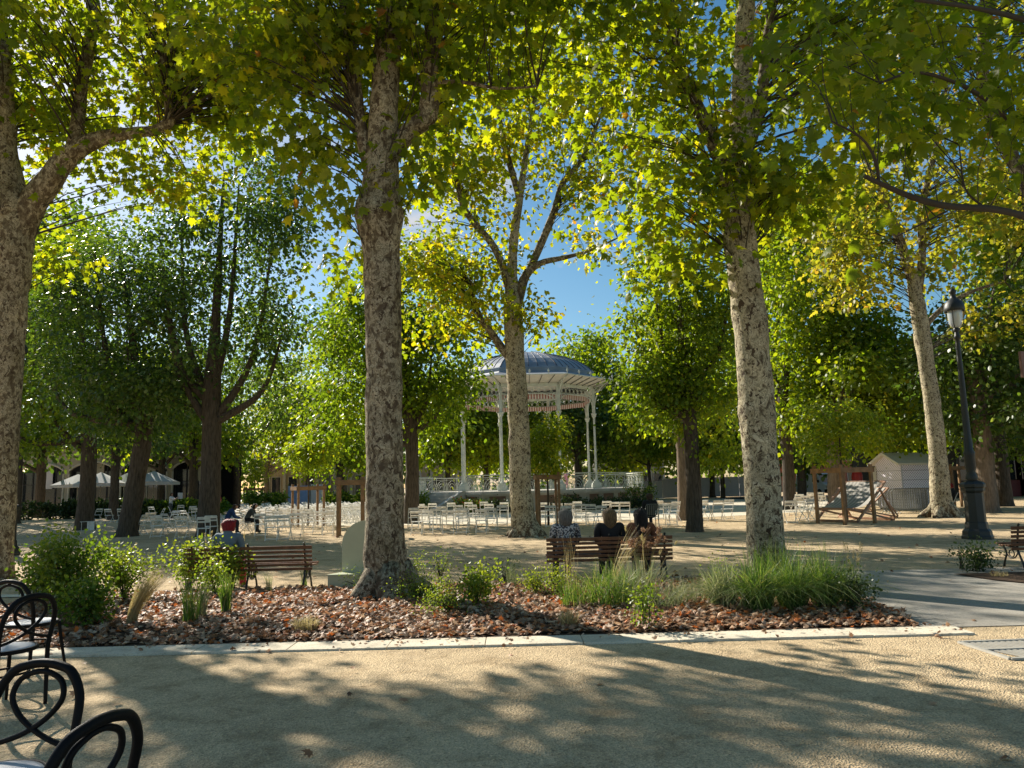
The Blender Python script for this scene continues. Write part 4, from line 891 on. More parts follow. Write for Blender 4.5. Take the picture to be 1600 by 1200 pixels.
dark_chair(LONE, math.radians(4), 'dark green metal armchair holding the lone sitter behind the bench')

# black bistro chairs in the foreground
def bistro(p, rz, label):
    r = empty('bistro_chair', p, rz, label, 'chair', 'black loop-backed chairs at the near left')
    mb = MB(); hp = [(-.20, -.215, 0), (-.205, -.205, .25), (-.21, -.20, .46), (-.222, -.225, .62), (-.21, -.255, .74), (-.15, -.275, .835), (-.07, -.283, .865), (0, -.285, .872), (.07, -.283, .865), (.15, -.275, .835), (.21, -.255, .74), (.222, -.225, .62), (.21, -.20, .46), (.205, -.205, .25), (.20, -.215, 0)]
    q, rr = smooth_path(hp, [.014, .017, .018, .019, .020, .021, .021, .021, .021, .021, .020, .019, .018, .017, .014], 5); mb.tube(q, rr, 12); mb.build('back_hoop', 'chairblack', r, smooth=True)
    mb = MB(); lp = [(-.212, -.208, .525), (-.12, -.215, .545), (-.02, -.225, .585), (.075, -.235, .65), (.128, -.25, .725), (.11, -.265, .795), (.05, -.272, .83), (0, -.274, .838), (-.05, -.272, .83), (-.11, -.265, .795), (-.128, -.25, .725), (-.075, -.235, .65), (.02, -.225, .585), (.12, -.215, .545), (.212, -.208, .525)]
    q, rr = smooth_path(lp, [.013]*15, 5); mb.tube(q, rr, 10); mb.build('back_loop', 'chairblack', r, smooth=True)
    mb = MB(); q = [(.215*math.cos(t), .0+.215*math.sin(t), .452) for t in np.linspace(0, 2*PI, 33)[:-1]]; mb.tube(q, .017, 10, closed=True); mb.build('seat_ring', 'chairblack', r, smooth=True)
    mb = MB(); mb.lathe([(0.001, .474), (.10, .474), (.175, .473), (.198, .468), (.204, .458), (.2, .446), (0.001, .446)], 36); mb.build('seat', 'seatpad', r, smooth=True)
    for s in (-1, 1):
        mb = MB(); q, rr = smooth_path([(s*.16, .16, .45), (s*.175, .185, .25), (s*.20, .225, 0)], [.016, .015, .012], 4); mb.tube(q, rr, 10); mb.build('leg', 'chairblack', r, smooth=True)
    mb = MB(); q = [(.17*math.cos(t), .0+.17*math.sin(t), .27) for t in np.linspace(0, 2*PI, 29)[:-1]]; mb.tube(q, .009, 8, closed=True); mb.build('stretcher', 'chairblack', r, smooth=True)
    return r
def Pz(px, py, z):
    d = ray(px, py); t = (z-EYE)/d.z; return Vector((d.x*t, d.y*t, 0))
t = Pz(70, 1036, .872); rz = math.radians(172); bistro(t+Matrix.Rotation(rz, 3, 'Z') @ Vector((0, .285, 0)), rz, 'black loop-backed bistro chair nearest the left edge, seen square from behind')
t = (Pz(226, 1130, .80)+Pz(84, 1189, .80))/2; rz = math.radians(76); bistro(t+Matrix.Rotation(rz, 3, 'Z') @ Vector((0, .285, 0)), rz, 'black loop-backed bistro chair at the very bottom of the picture, turned sideways')
t = Pz(54, 931, .872); rz = math.radians(70); bistro(t+Matrix.Rotation(rz, 3, 'Z') @ Vector((0, .285, 0)), rz, 'black bistro chair with a pale grey seat seen from its side, beyond the nearest ones')
t = Pz(14, 909, .872); rz = math.radians(-12); bistro(t+Matrix.Rotation(rz, 3, 'Z') @ Vector((0, .285, 0)), rz, 'black bistro chair farthest back at the left edge, loop back facing the viewer')

# ================================================================== BENCHES
def make_bench(p, rz, label):
    r = empty('park_bench', p, rz, label, 'bench', 'slatted park benches along the planting bed')
    # local: sitter looks +y; origin under the rear legs
    for i in range(6):
        z = .345+i*.071; y = .03-.045*(i/5)**1.3-.02
        mb = MB(); mb.box((0, y, z), (2.14, .022, .046 if i < 5 else .058), Matrix.Rotation(.12, 3, 'X')); mb.build('back_slat', 'benchwood', r, bevel=.005)
    for i in range(5):
        mb = MB(); mb.box((0, .09+i*.083, .40+(.012 if i == 4 else -.004*i)), (2.14, .062, .024)); mb.build('seat_slat', 'benchwood', r, bevel=.005)
    for s in (-.94, 0, .94):
        mb = MB()
        q, rr = smooth_path([(s, -.10, 0), (s, -.03, .16), (s, .05, .33), (s, .035, .45), (s, .0, .60), (s, -.03, .74), (s, -.055, .765)], [.02, .018, .02, .019, .017, .016, .02], 4); mb.tube(q, rr, 8)
        q, rr = smooth_path([(s, .05, .36), (s, .25, .372), (s, .42, .385), (s, .475, .36)], [.018, .018, .018, .02], 4); mb.tube(q, rr, 8)
        q, rr = smooth_path([(s, .44, .375), (s, .36, .25), (s, .42, .12), (s, .47, 0)], [.018, .017, .016, .02], 4); mb.tube(q, rr, 8)
        q, rr = smooth_path([(s, .03, .3), (s, .12, .2), (s, .22, .17), (s, .32, .2), (s, .38, .29)], [.012]*5, 4); mb.tube(q, rr, 6)
        q = [(s, .22+.07*math.cos(t), .25+.06*math.sin(t)) for t in np.linspace(0, 2*PI, 13)[:-1]]; mb.tube(q, .010, 6, closed=True)
        mb.build('iron_support', 'iron', r, smooth=True)
    return r
YB1, YB2, YB3 = 12.98, 13.2, 13.3
B1 = Vector((GX(387, YB1), YB1, 0)); B2 = Vector((GX(954, YB2), YB2, 0)); B3 = Vector((GX(1583, YB3)+1.08, YB3, 0))
make_bench(B1, 0.0, 'brown slatted bench with the red-haired person on it')
make_bench(B2, 0.0, 'brown slatted bench with three people sitting on it')
make_bench(B3, 0.0, 'empty brown slatted bench cut by the right edge')

# ================================================================== SAGE GREEN SEAT
p = Vector((GX(570, 12.75), 12.75, 0)); r = empty('lounge_chair', p, 0, 'sage green box seat with tall arched back panel beside the plane trunk', 'chair')
mb = MB(); hw, zc, rr_ = .40, .74, .40
poly = [(-hw, .02)]+[(hw*-math.cos(t), zc+.38*math.sin(t)) for t in np.linspace(0, PI, 22)]+[(hw, .02)]
f0 = [Vector((x, .12, z)) for x, z in poly]; f1 = [Vector((x, .16, z)) for x, z in poly]
mb.face(f0); mb.face(f1[::-1])
for i in range(len(poly)): j = (i+1) % len(poly); mb.face([f0[i], f1[i], f1[j], f0[j]])
mb.build('back_panel', 'sage', r)
mb = MB(); pl = [(-.56, -.20), (.2, -.20), (.2, .118), (-.42, .118)]; mb.prism(pl, 0.0, .262); mb.build('seat_box', 'sage', r, bevel=.006)
mb = MB(); pl = [(-.58, -.215), (.21, -.215), (.21, .118), (-.43, .118)]; mb.prism(pl, .262, .285); mb.build('seat', 'sage', r, bevel=.004)

# ================================================================== LAMPS
def lamp(p, label):
    r = empty('street_lamp', p, 0, label, 'street lamp', 'tall cast iron lanterns of the park')
    mb = MB(); mb.lathe([(.36, 0), (.36, .07), (.34, .10), (.33, .2), (.27, .26), (.255, .40), (.245, .42)], 8, rot=PI/8); mb.lathe([(.235, .42), (.225, 1.15), (.25, 1.17), (.27, 1.21), (.27, 1.27), (.30, 1.30), (.30, 1.37), (.25, 1.42), (.14, 1.46)], 8, rot=PI/8)
    mb.build('pedestal', 'irongreen', r)
    mb = MB(); mb.lathe([(.12, 1.44), (.15, 1.52), (.12, 1.60), (.10, 1.68), (.125, 1.76), (.125, 2.1), (.14, 2.16), (.10, 2.24), (.10, 2.5), (.085, 2.56), (.08, 3.2), (.065, 4.2), (.055, 5.0), (.055, 5.12), (.09, 5.16), (.06, 5.22), (.045, 5.34)], 16)
    mb.build('pole', 'irongreen', r, smooth=True)
    mb = MB(); mb.lathe([(.045, 5.30), (.09, 5.36), (.06, 5.42)], 12)
    for k in range(4):
        a = PI/4+k*PI/2; q, rr = smooth_path([(.05*math.cos(a), .05*math.sin(a), 5.38), (.16*math.cos(a), .16*math.sin(a), 5.46), (.205*math.cos(a), .205*math.sin(a), 5.66), (.215*math.cos(a), .215*math.sin(a), 5.88)], [.012]*4, 4); mb.tube(q, rr, 6)
    mb.build('lantern_cradle', 'irongreen', r, smooth=True)
    mb = MB(); mb.lathe([(.05, 5.42), (.12, 5.46), (.16, 5.56), (.175, 5.72), (.18, 5.88)], 18); mb.build('lantern_glass', 'lantern', r, smooth=True)
    mb = MB(); mb.lathe([(.23, 5.86), (.25, 5.90), (.245, 5.95), (.235, 6.02), (.19, 6.12), (.10, 6.19), (.07, 6.23), (.065, 6.34), (.085, 6.36), (.085, 6.42), (.05, 6.46), (.0, 6.50)], 20); mb.build('lantern_cap', 'irongreen', r, smooth=True)
    return r
lamp(G(1528, 842), 'tall dark green cast iron lamp with glass lantern beside the right bench')
lamp(G(9, 868), 'dark cast iron lamp partly hidden behind the left edge plane trunk')
lamp(Vector((GX(671, 80), 80, 0)), 'small distant lamp seen just left of the bandstand steps')

# ================================================================== TREE GUARDS + YOUNG TREES
def guard(p, w, h, rz, label, tree_lb, crown_lobes=None, n=4, seed=0):
    r = empty('tree_guard', p, rz, label, 'tree guard', 'wooden guards around young trees'); rnd = random.Random(seed)
    cs = [(-w/2, -w/2), (w/2, -w/2), (w/2, w/2), (-w/2, w/2)] if n == 4 else [(-w/2, -w/3), (w/2, -w/3), (0, w/2)]
    for x, y in cs:
        mb = MB(); mb.box((x, y, h/2+.05), (.10, .10, h+.1)); mb.build('post', 'postwood', r, bevel=.008)
    for i in range(len(cs)):
        a, b = cs[i], cs[(i+1) % len(cs)]; d = Vector((b[0]-a[0], b[1]-a[1], 0)).normalized(); o = Vector((d.y, -d.x, 0))*.073
        mb = MB(); mb.bar(Vector((*a, h-.09))+o-d*.1, Vector((*b, h-.09))+o+d*.1, .035, .17); mb.build('top_board', 'postwood', r, bevel=.004)
    if tree_lb:
        rt = empty('young_tree', p, 0, tree_lb, 'tree', 'young trees inside wooden guards')
        tree_stem('trunk', [(p+Vector((0, 0, 0)), .05), (p+Vector((.02, 0, 1.2)), .04), (p+Vector((.0, .02, 2.4)), .035), (p+Vector((.05, 0, 3.6)), .02)], p, 'bark', rt, nseg=8, jit=.05, seed=seed)
        c, C = crown('crown', crown_lobes, 170, 34, .26, .13, 'leaf_mid', T_OVAL, rt, origin=p, tone_shift=.12)
p = G(548, 838); guard(p, .82, 1.95, .15, 'wooden tree guard nearest the sage green seat', None)
p = G(481, 822); guard(p, 1.15, 1.8, .5, 'wooden tree guard in the middle of the chair rows', 'young leafy tree in the guard amid the chair rows', pbl([(480, 715, 30, 20), (495, 700, 30, 22), (470, 690, 22, 20)], p.y), seed=3)
p = G(857, 821); guard(p, .80, 2.0, .1, 'narrow wooden tree guard just right of the forked plane trunk', 'young bright green tree in front of the bandstand', pbl([(855, 700, 26, 34), (862, 668, 20, 28), (872, 710, 22, 22), (842, 718, 18, 18), (858, 725, 24, 14), (850, 690, 22, 22)], p.y), seed=4)
p = G(1322, 818); guard(p, 1.3, 1.95, .35, 'wide wooden tree guard in front of the striped deck chair', 'young green tree above the deck chairs', pbl([(1310, 690, 44, 28), (1345, 670, 40, 30), (1285, 670, 34, 30), (1320, 640, 45, 30), (1300, 710, 34, 14)], p.y), n=4, seed=5)
p = G(397, 797); guard(p, 1.5, 1.9, .2, 'distant wooden tree guard beyond the seated pair', 'young tree in the distant guard beyond the pair', pbl([(400, 735, 22, 22), (385, 720, 20, 18)], p.y), seed=6)
p = G(1498, 793); guard(p, 1.3, 2.0, .1, 'wooden tree guard behind the right lamp', None)

# ================================================================== DECK CHAIRS
def deck_chair(p, rz, s, label):
    r = empty('deck_chair', p, rz, label, 'deck chair', 'oversized striped canvas deck chairs'); w = .62*s
    def X(x, y, z): return (x*s, y, z*s)      # sitter looks toward -x
    A, B = (.55, 1.0), (-.62, .03); C, D = (-.72, .34), (.80, .03)
    for sg in (-1, 1):
        mb = MB(); mb.bar(X(A[0], sg*w, A[1]), X(B[0], sg*w, B[1]), .06*s, .045*s); mb.build('back_rail', 'deckwood', r, bevel=.006)
        mb = MB(); mb.bar(X(C[0], sg*(w-.09*s), C[1]), X(D[0], sg*(w-.09*s), D[1]), .055*s, .045*s); mb.build('seat_rail', 'deckwood', r, bevel=.006)
        mb = MB(); mb.bar(X(.28, sg*(w+.05*s), .78), X(.78, sg*(w+.05*s), .06), .05*s, .035*s); mb.build('prop', 'deckwood', r, bevel=.006)
    for q, ww in ((A, w), (B, w), (C, w-.06), (D, w)):
        mb = MB(); mb.bar(X(q[0], -ww, q[1]), X(q[0], ww, q[1]), .055*s); mb.build('cross_bar', 'deckwood', r, bevel=.006)
    mb = MB(); n = 16; pts = []
    for i in range(n+1):
        t = i/n; x = A[0]+(C[0]-A[0])*t; z = A[1]+(C[1]-A[1])*t - .95*(t*(1-t))*(.55+.35*t); pts.append((x, z+.03, t))
    for (x0, z0, t0), (x1, z1, t1) in zip(pts, pts[1:]):
        k = w-.12*s; mb.face([X(x0, -k, z0), X(x0, k, z0), X(x1, k, z1), X(x1, -k, z1)], uv=[(0, t0), (1, t0), (1, t1), (0, t1)])
    mb.build('canvas', 'deckfab', r, smooth=True)
p = G(1333, 814); deck_chair(p, math.radians(28), 1.42, 'giant striped deck chair with broad sagging canvas behind the wooden guard')
p = G(1372, 811); deck_chair(p+Vector((.1, 1.3, 0)), math.radians(8), 1.15, 'lower striped deck chair right behind the giant one')

# ================================================================== HUT + BARRIERS
p = G(1404, 797); hb = empty('market_hut', p+Vector((1.0, 1.0, 0)), math.radians(14), 'lilac dotted wooden hut with a white gabled roof', 'hut')
W_, D_, H_, RG = 2.0, 1.7, 2.28, 2.72
def uvq(w, h): return [(0, 0), (w/1.0, 0), (w/1.0, h/1.0), (0, h/1.0)]
mb = MB(); x0, x1, y0, y1 = -W_/2, W_/2, -D_/2, D_/2
mb.face([(x0, y0, .08), (x1, y0, .08), (x1, y0, H_), (x0, y0, H_)], uv=uvq(W_, H_)); mb.face([(x1, y1, .08), (x0, y1, .08), (x0, y1, H_), (x1, y1, H_)], uv=uvq(W_, H_))
for xx, sg in ((x0, 1), (x1, -1)):
    q = [(xx, y1, .08), (xx, y0, .08), (xx, y0, H_), (xx, 0, RG-.08), (xx, y1, H_)]; u = [(0, 0), (D_, 0), (D_, H_), (D_/2, RG), (0, H_)]
    mb.face(q if sg > 0 else q[::-1], uv=u if sg > 0 else u[::-1])
mb.build('wall', 'hut', hb)
mb = MB()
for sg in (-1, 1):
    mb.face([(x0-.28, sg*(D_/2+.18), H_-.10), (x1+.2, sg*(D_/2+.18), H_-.10), (x1+.2, 0, RG), (x0-.28, 0, RG)]); mb.face([(x0-.28, sg*(D_/2+.18), H_-.16), (x1+.2, sg*(D_/2+.18), H_-.16), (x1+.2, 0, RG-.06), (x0-.28, 0, RG-.06)])
    mb.bar((x0-.285, sg*(D_/2+.18), H_-.13), (x0-.285, 0, RG-.03), .05, .11)
    mb.bar((x0-.28, sg*(D_/2+.185), H_-.13), (x1+.2, sg*(D_/2+.185), H_-.13), .03, .09)
mb.build('roof', 'awning', hb)
mb = MB(); mb.bar((x0+.1, y0, .04), (x1-.1, y0, .04), .1); mb.bar((x0+.1, y1, .04), (x1-.1, y1, .04), .1); mb.build('skid', 'slate', hb)
mb = MB(); mb.lathe([(.02, 0), (.05, .05), (.02, .12), (0, .2)], 8, (x0-.2, 0, RG)); mb.build('finial', 'awning', hb)
mb = MB(); mb.box((x0-.05, D_/2+.1, 1.1), (.05, .35, 1.9)); mb.build('shutter', 'stone', hb)
mb = MB()
for z in (.5, .95, 1.4, 1.85): mb.box((0, y0-.004, z), (W_, .006, .012)); mb.box((x0-.004, 0, z), (.006, D_, .012))
mb.build('board_joints', 'shade', hb)
mb = MB(); mb.box((x1-.05, y0-.012, H_/2), (.09, .02, H_-.1)); mb.box((x0+.04, y0-.012, H_/2), (.07, .02, H_-.1)); mb.build('corner_trim', 'hoard', hb)
def barrier(p, rz, label):
    r = empty('crowd_barrier', p, rz, label, 'barrier', 'steel crowd barriers stacked beside the hut')
    mb = MB(); q = [(-1.0, 0, .14), (-1.0, 0, .98), (-.93, 0, 1.05), (.93, 0, 1.05), (1.0, 0, .98), (1.0, 0, .14)]; mb.tube(q, .021, 6); mb.tube([(-1.0, 0, .16), (1.0, 0, .16)], .018, 6); mb.build('frame', 'steel', r)
    mb = MB()
    for i in range(19): mb.tube([(-.9+i*.1, 0, .16), (-.9+i*.1, 0, 1.05)], .010, 5)
    mb.build('bars', 'steel', r)
    for s in (-.8, .8):
        mb = MB(); mb.tube([(s, -.25, 0), (s, -.05, .12), (s, .05, .12), (s, .25, 0)], .016, 6); mb.build('foot', 'steel', r)
bp_ = G(1427, 802)
for i in range(5):
    barrier(bp_+Vector((.15-.09*i, .13*i, 0)), math.radians(2+i*1.4), ['steel crowd barrier at the front of the stack beside the lilac hut', 'second steel crowd barrier of the stack, counted from the front', 'third steel crowd barrier, middle of the stack', 'fourth steel crowd barrier of the stack, counted from the front', 'rearmost steel crowd barrier, against the hut wall'][i])

# ================================================================== VEHICLE, BINS, HOARDINGS
p = Vector((GX(1283, 64), 64, 0)); v = empty('delivery_van', p, math.radians(8), 'white van with dark lower bumper parked beyond the trees', 'van')
mb = MB()
def sect(y, w, prof):  return [Vector((x*w, y, z)) for x, z in prof]
secs = [(-2.3, .80, .42, .80), (-2.25, .93, .40, 1.02), (-1.75, .95, .38, 1.18), (-1.1, .96, .38, 1.88), (-.7, .96, .38, 1.98), (2.2, .95, .38, 1.98), (2.35, .93, .42, 1.90)]
rings = []
for y, hw, zb, zt in secs: rings.append([Vector((-hw, y, zb)), Vector((-hw*1.0, y, zb+(zt-zb)*.5)), Vector((-hw*.88, y, zt-.04)), Vector((-hw*.8, y, zt)), Vector((hw*.8, y, zt)), Vector((hw*.88, y, zt-.04)), Vector((hw, y, zb+(zt-zb)*.5)), Vector((hw, y, zb))])
for a, b in zip(rings, rings[1:]):
    for k in range(7): mb.face([a[k], b[k], b[k+1], a[k+1]])
mb.face(rings[0][::-1]); mb.face(rings[-1]); mb.build('body', 'van', v, smooth=False, bevel=.03)
mb = MB(); mb.face([(-.80, -1.72, 1.235), (.80, -1.72, 1.235), (.74, -1.14, 1.86), (-.74, -1.14, 1.86)]); mb.build('windscreen', 'glass', v)
mb = MB(); mb.box((0, -2.30, .50), (1.9, .16, .30)); mb.box((0, -2.33, .78), (1.2, .05, .12)); mb.build('bumper', 'rubber', v, bevel=.03)
for s in (-1, 1):
    mb = MB(); mb.box((s*.70, -2.27, .86), (.3, .1, .17)); mb.build('headlight', 'lamp_glass', v, bevel=.03)
    mb = MB(); mb.box((s*1.05, -1.55, 1.3), (.14, .1, .22)); mb.build('wing_mirror', 'rubber', v, bevel=.02)
    mb = MB(); mb.face([(s*.972, -1.4, 1.25), (s*.972, -.5, 1.25), (s*.925, -.5, 1.75), (s*.925, -1.05, 1.75)]); mb.build('side_window', 'glass', v)
    for y in (-1.5, 1.5):
        mb = MB(); mb.tube([(s*.80, y, .34), (s*.985, y, .34)], .34, 18); wh = mb.build('wheel', 'rubber', v)
        mb = MB(); mb.tube([(s*.98, y, .34), (s*1.0, y, .34)], .2, 14); mb.build('rim', 'steel', wh)
p = Vector((GX(1342, 56), 56, 0)); mb = MB(); mb.lathe([(.30, 0), (.34, .1), (.37, .8), (.39, 1.3), (.38, 1.7), (.30, 2.0), (.15, 2.12), (.0, 2.16)], 16)
bn = mb.build('recycling_bin', 'red', None, smooth=True); bn.location = p; tag(bn, 'tall red rounded recycling bin seen through the wooden guard', 'bin')
mb = MB(); mb.tube([(0, 0, 2.1), (0, 0, 2.4)], .03, 6); mb.build('lifting_ring', 'steel', bn)
p = Vector((GX(1145, 74), 74, 0)); mb = MB(); mb.box((0, 0, .45), (2.6, .45, .75), taper=.75); mb.box((-.8, 0, .04), (.5, .5, .08)); mb.box((.8, 0, .04), (.5, .5, .08)); o = mb.build('road_barrier', 'red', None, bevel=.03); o.location = p; tag(o, 'red plastic road barrier by the far street', 'barrier')
# white hoarding panels
for i, (p0, p1) in enumerate([(1036, 1066), (1066, 1096), (1096, 1126), (1126, 1156), (1156, 1186)]):
    Y = 72; a = Vector((GX(p0, Y), Y, 0)); b = Vector((GX(p1, Y), Y, 0)); r = empty('hoarding_panel', (a+b)/2, 0, 'white hoarding panel in the long wall right of the bandstand', 'hoarding', 'white hoarding panels')
    mb = MB(); mb.box((0, 0, .95), ((b-a).length-.03, .05, 1.8)); mb.build('panel', 'hoard', r); mb = MB(); mb.box((-(b-a).length/2+.04, .06, .97), (.06, .06, 1.94)); mb.build('post', 'steel', r)
for i, (p0, p1) in enumerate([(1000, 1018), (1018, 1036)]):
    Y = 71; a = Vector((GX(p0, Y), Y, 0)); b = Vector((GX(p1, Y), Y, 0)); r = empty('hoarding_panel', (a+b)/2, 0, 'white hoarding panel next to the stage of the bandstand', 'hoarding', 'white hoarding panels by the stage')
    mb = MB(); mb.box((0, 0, .85), ((b-a).length-.03, .05, 1.6)); mb.build('panel', 'hoard', r); mb = MB(); mb.box((-(b-a).length/2+.04, .06, .9), (.06, .06, 1.8)); mb.build('post', 'steel', r)
mb = MB(); mb.face([(0, 0, 7.68*12*.0+3.3), (0, .02, 3.3), (0, .02, 3.3)]) if False else None
# drain grate in the gravel
p = Vector((0, 0, 0)); g0 = empty('drain_grate', (5.75, 7.45, 0), math.radians(3), 'flat metal tree grate set in the gravel at the right', 'grate'); mb = MB()
for i in range(46): mb.box((-1.34+i*.06, 0, .010), (.028, .68, .010), Matrix.Rotation(.3, 3, 'Z'))
mb.build('bars', 'grate', g0); mb = MB()
for a, b in (((-1.42, -.36, .012), (1.42, -.36, .012)), ((-1.42, 0, .013), (1.42, 0, .013)), ((-1.42, .36, .012), (1.42, .36, .012)), ((-1.42, -.36, .012), (-1.42, .36, .012)), ((1.42, -.36, .012), (1.42, .36, .012))): mb.bar(a, b, .04, .02)
mb.build('frame', 'grate', g0)
# board at the right edge
p = Vector((P(1593, 569, 16).x, 16, 0)); s_ = empty('notice_board', p, math.radians(20), 'brown pink notice board cut by the right edge, high on its post', 'sign')
zc = P(1600, 569, 16).z
mb = MB(); mb.box((.34, 0, zc), (.62, .06, .56)); mb.build('board', 'signface', s_, bevel=.01); mb = MB(); mb.tube([(.5, .06, 0), (.5, .06, zc+.2)], .04, 8); mb.build('post', 'iron', s_)

# ================================================================== BUILDINGS
def arched_pavilion():
    Y = 70; x0 = GX(20, Y); x1 = GX(345, Y); r = empty('arched_pavilion', (x0, Y, 0), 0, 'low cream pavilion with wide arched glass bays behind the white parasols', 'building')
    Wt = x1-x0; nb = 4; bw = Wt/nb; H = 4.6
    mb = MB(); mb.box((Wt/2, 5, 2.9), (Wt, .2, 5.8)); mb.box((Wt/2, 2.5, .05), (Wt, 5, .1)); mb.build('back_wall', 'dark', r)
    mb = MB(); mb.box((Wt/2, 2.3, 6.35), (Wt+1, 5.6, .25)); 
    mb.prism([(-.5, -.7), (Wt+.5, -.7), (Wt+.5, -.4), (-.5, -.4)], 5.95, 6.3); mb.build('roof', 'teal', r)
    for k in range(nb):
        xa = k*bw+.25; xb = (k+1)*bw-.25; n = 16; mb = MB()
        arc = [(xa+(xb-xa)*i/n, 3.9+.75*math.sin(PI*i/n)**.7) for i in range(n+1)]
        for i in range(n): (ax, az), (bx, bz) = arc[i], arc[i+1]; mb.face([(ax, 0, az), (bx, 0, bz), (bx, 0, 5.96), (ax, 0, 5.96)]); mb.face([(ax, 0, az), (bx, 0, bz), (bx, .35, bz), (ax, .35, az)])
        mb.box((xa-.26, .1, 2.98), (.5, .3, 5.96)); mb.build('arch_wall', 'cream', r)
        mb = MB(); mb.tube([(x, -.06, z) for x, z in arc], .10, 6); mb.tube([(xa, -.05, 0), (xa, -.05, 3.6)], .09, 6); mb.tube([(xb, -.05, 0), (xb, -.05, 3.6)], .09, 6); mb.build('arch_trim', 'stone', r)
        for j in range(4):
            fx = xa+(xb-xa)*(j+.5)/4; wd = (xb-xa)/4-.1
            wn = MB(); wn.box((fx, .55, 1.95), (wd, .03, 3.7)); f = wn.build('window', 'glass', r)
            wn = MB(); wn.bar((fx-wd/2, .50, .1), (fx-wd/2, .50, 4.2), .07); wn.bar((fx-wd/2, .50, 2.7), (fx+wd/2, .50, 2.7), .06); wn.build('frame', 'slate' if k != 2 else 'stone', f)
        if k != 0:
            mb = MB(); mb.box(((xa+xb)/2, .45, 3.6), (1.6, .04, 1.8)); mb.build('panel', 'cream', r)
    mb = MB(); mb.box((bw*.55, .35, 3.4), (1.3, .05, 2.2)); mb.build('banner', 'hoard', r)
arched_pavilion()
def facade(name, label, px0, px1, Y, H, wall, rows, cols, roof, winw=.9, winh=1.6, base=0.9, depth=8, z1=None, cat='building'):
    x0, x1 = GX(px0, Y), GX(px1, Y); W = x1-x0; r = empty(name, (x0, Y, 0), 0, label, cat)
    mb = MB(); mb.box((W/2, depth/2, H/2), (W, depth, H)); mb.build('wall', wall, r)
    mb = MB(); mb.box((W/2, depth/2-.1, H+.2), (W+.8, depth+.8, .4)); mb.box((W/2, depth/2-.1, H+.9), (W+.1, depth, 1.0), taper=.8); mb.build('roof', roof, r)
    for j in range(rows):
        for i in range(cols):
            cx = W*(i+.5)/cols; cz = base+winh/2+j*(H-base)/rows
            mb = MB(); mb.box((cx, -.03, cz), (winw, .05, winh)); wn = mb.build('window', 'stone', r)
            mb = MB(); mb.box((cx, -.062, cz), (winw-.16, .012, winh-.16)); mb.build('pane', 'glass', wn)
    for i in range(cols+1):
        mb = MB(); mb.box((min(max(W*i/cols, .15), W-.15), -.09, H/2), (.3, .16, H)); mb.build('pilaster', 'stone' if wall != 'brick' else 'brick', r)
    return r
facade('stone_building', 'sunlit beige stone building behind the left part of the chair field', 418, 575, 88, 5.2, 'beige', 1, 6, 'slate', 1.1, 2.3, .9)
facade('stone_building', 'pale stone building seen between the trees and the bandstand steps', 655, 735, 96, 5.0, 'beige', 1, 4, 'slate', 1.0, 1.9, .9)
facade('stone_building', 'low pale building seen past the right side of the stage', 930, 1040, 98, 4.6, 'cream', 1, 5, 'slate', 1.1, 1.9, .8)
facade('terracotta_building', 'terracotta building beyond the white van', 1200, 1345, 92, 6.2, 'brick', 2, 6, 'slate', 1.1, 1.5, .8)
# dark shop pavilions at the right
def shop(label, px0, px1, Y, H, front, cols):
    x0, x1 = GX(px0, Y), GX(px1, Y); W = x1-x0; r = empty('shop_pavilion', (x0, Y, 0), 0, label, 'shop')
    mb = MB(); mb.box((W/2, 3, H/2), (W, .2, H)); mb.box((.1, 1.5, H/2), (.2, 3, H)); mb.box((W-.1, 1.5, H/2), (.2, 3, H)); mb.build('wall', 'shade', r)
    mb = MB(); mb.box((W/2, 1.2, H+.35), (W+.6, 4.4, .7)); mb.build('roof', 'slate', r)
    mb = MB(); mb.box((W/2, -.2, H-.2), (W, .06, .5)); mb.build('fascia', 'slate', r)
    for i in range(cols+1):
        mb = MB(); mb.box((W*i/cols, .0, H/2), (.14, .14, H)); mb.build('column', 'irongreen', r)
    for i in range(cols):
        mb = MB(); mb.box((W*(i+.5)/cols, .3, .55), (W/cols-.4, .1, 1.1)); mb.build('counter', front, r)
        mb = MB(); mb.box((W*(i+.5)/cols, .6, 2.0), (W/cols-.4, .04, 1.7)); mb.build('window', 'glass', r)
shop('dark shop pavilion behind the lilac hut', 1362, 1475, 60, 3.7, 'slate', 4)
shop('dark shop pavilion with maroon counters at the far right', 1500, 1640, 52, 3.5, 'maroon', 4)
p = Vector((GX(1408, 68), 68, 0)); facade('terracotta_building', 'small terracotta gable rising above the dark shop roof', 1395, 1425, 72, 5.2, 'brick', 2, 2, 'slate', .9, 1.2, .8)
# parasols
def parasol(px, Y, w, label):
    r = empty('parasol', (GX(px, Y), Y, 0), .2, label, 'parasol', 'white square parasols on the cafe terrace'); h = 2.5
    mb = MB(); mb.tube([(0, 0, 0), (0, 0, h+.7)], .035, 8); mb.build('pole', 'steel', r)
    mb = MB(); c = [(-w/2, -w/2), (w/2, -w/2), (w/2, w/2), (-w/2, w/2)]
    for i in range(4):
        a, b = c[i], c[(i+1) % 4]; m1 = ((a[0]+b[0])/2*.97, (a[1]+b[1])/2*.97)
        mb.face([(*a, h-.02), (*m1, h+.03), (0, 0, h+.85)]); mb.face([(*m1, h+.03), (*b, h-.02), (0, 0, h+.85)])
        mb.face([(*a, h-.02), (*b, h-.02), (b[0], b[1], h-.22), (a[0], a[1], h-.22)])
    mb.build('canopy', 'canvas', r)
    mb = MB(); mb.box((0, 0, .06), (.7, .7, .12)); mb.build('base', 'steel', r)
parasol(119, 62, 3.0, 'white parasol farthest left, behind the linden with the overturned chair')
parasol(155, 58, 2.9, 'white parasol between the two left linden trunks')
parasol(196, 62, 2.6, 'small white parasol peeking between slim plane and leaning linden')
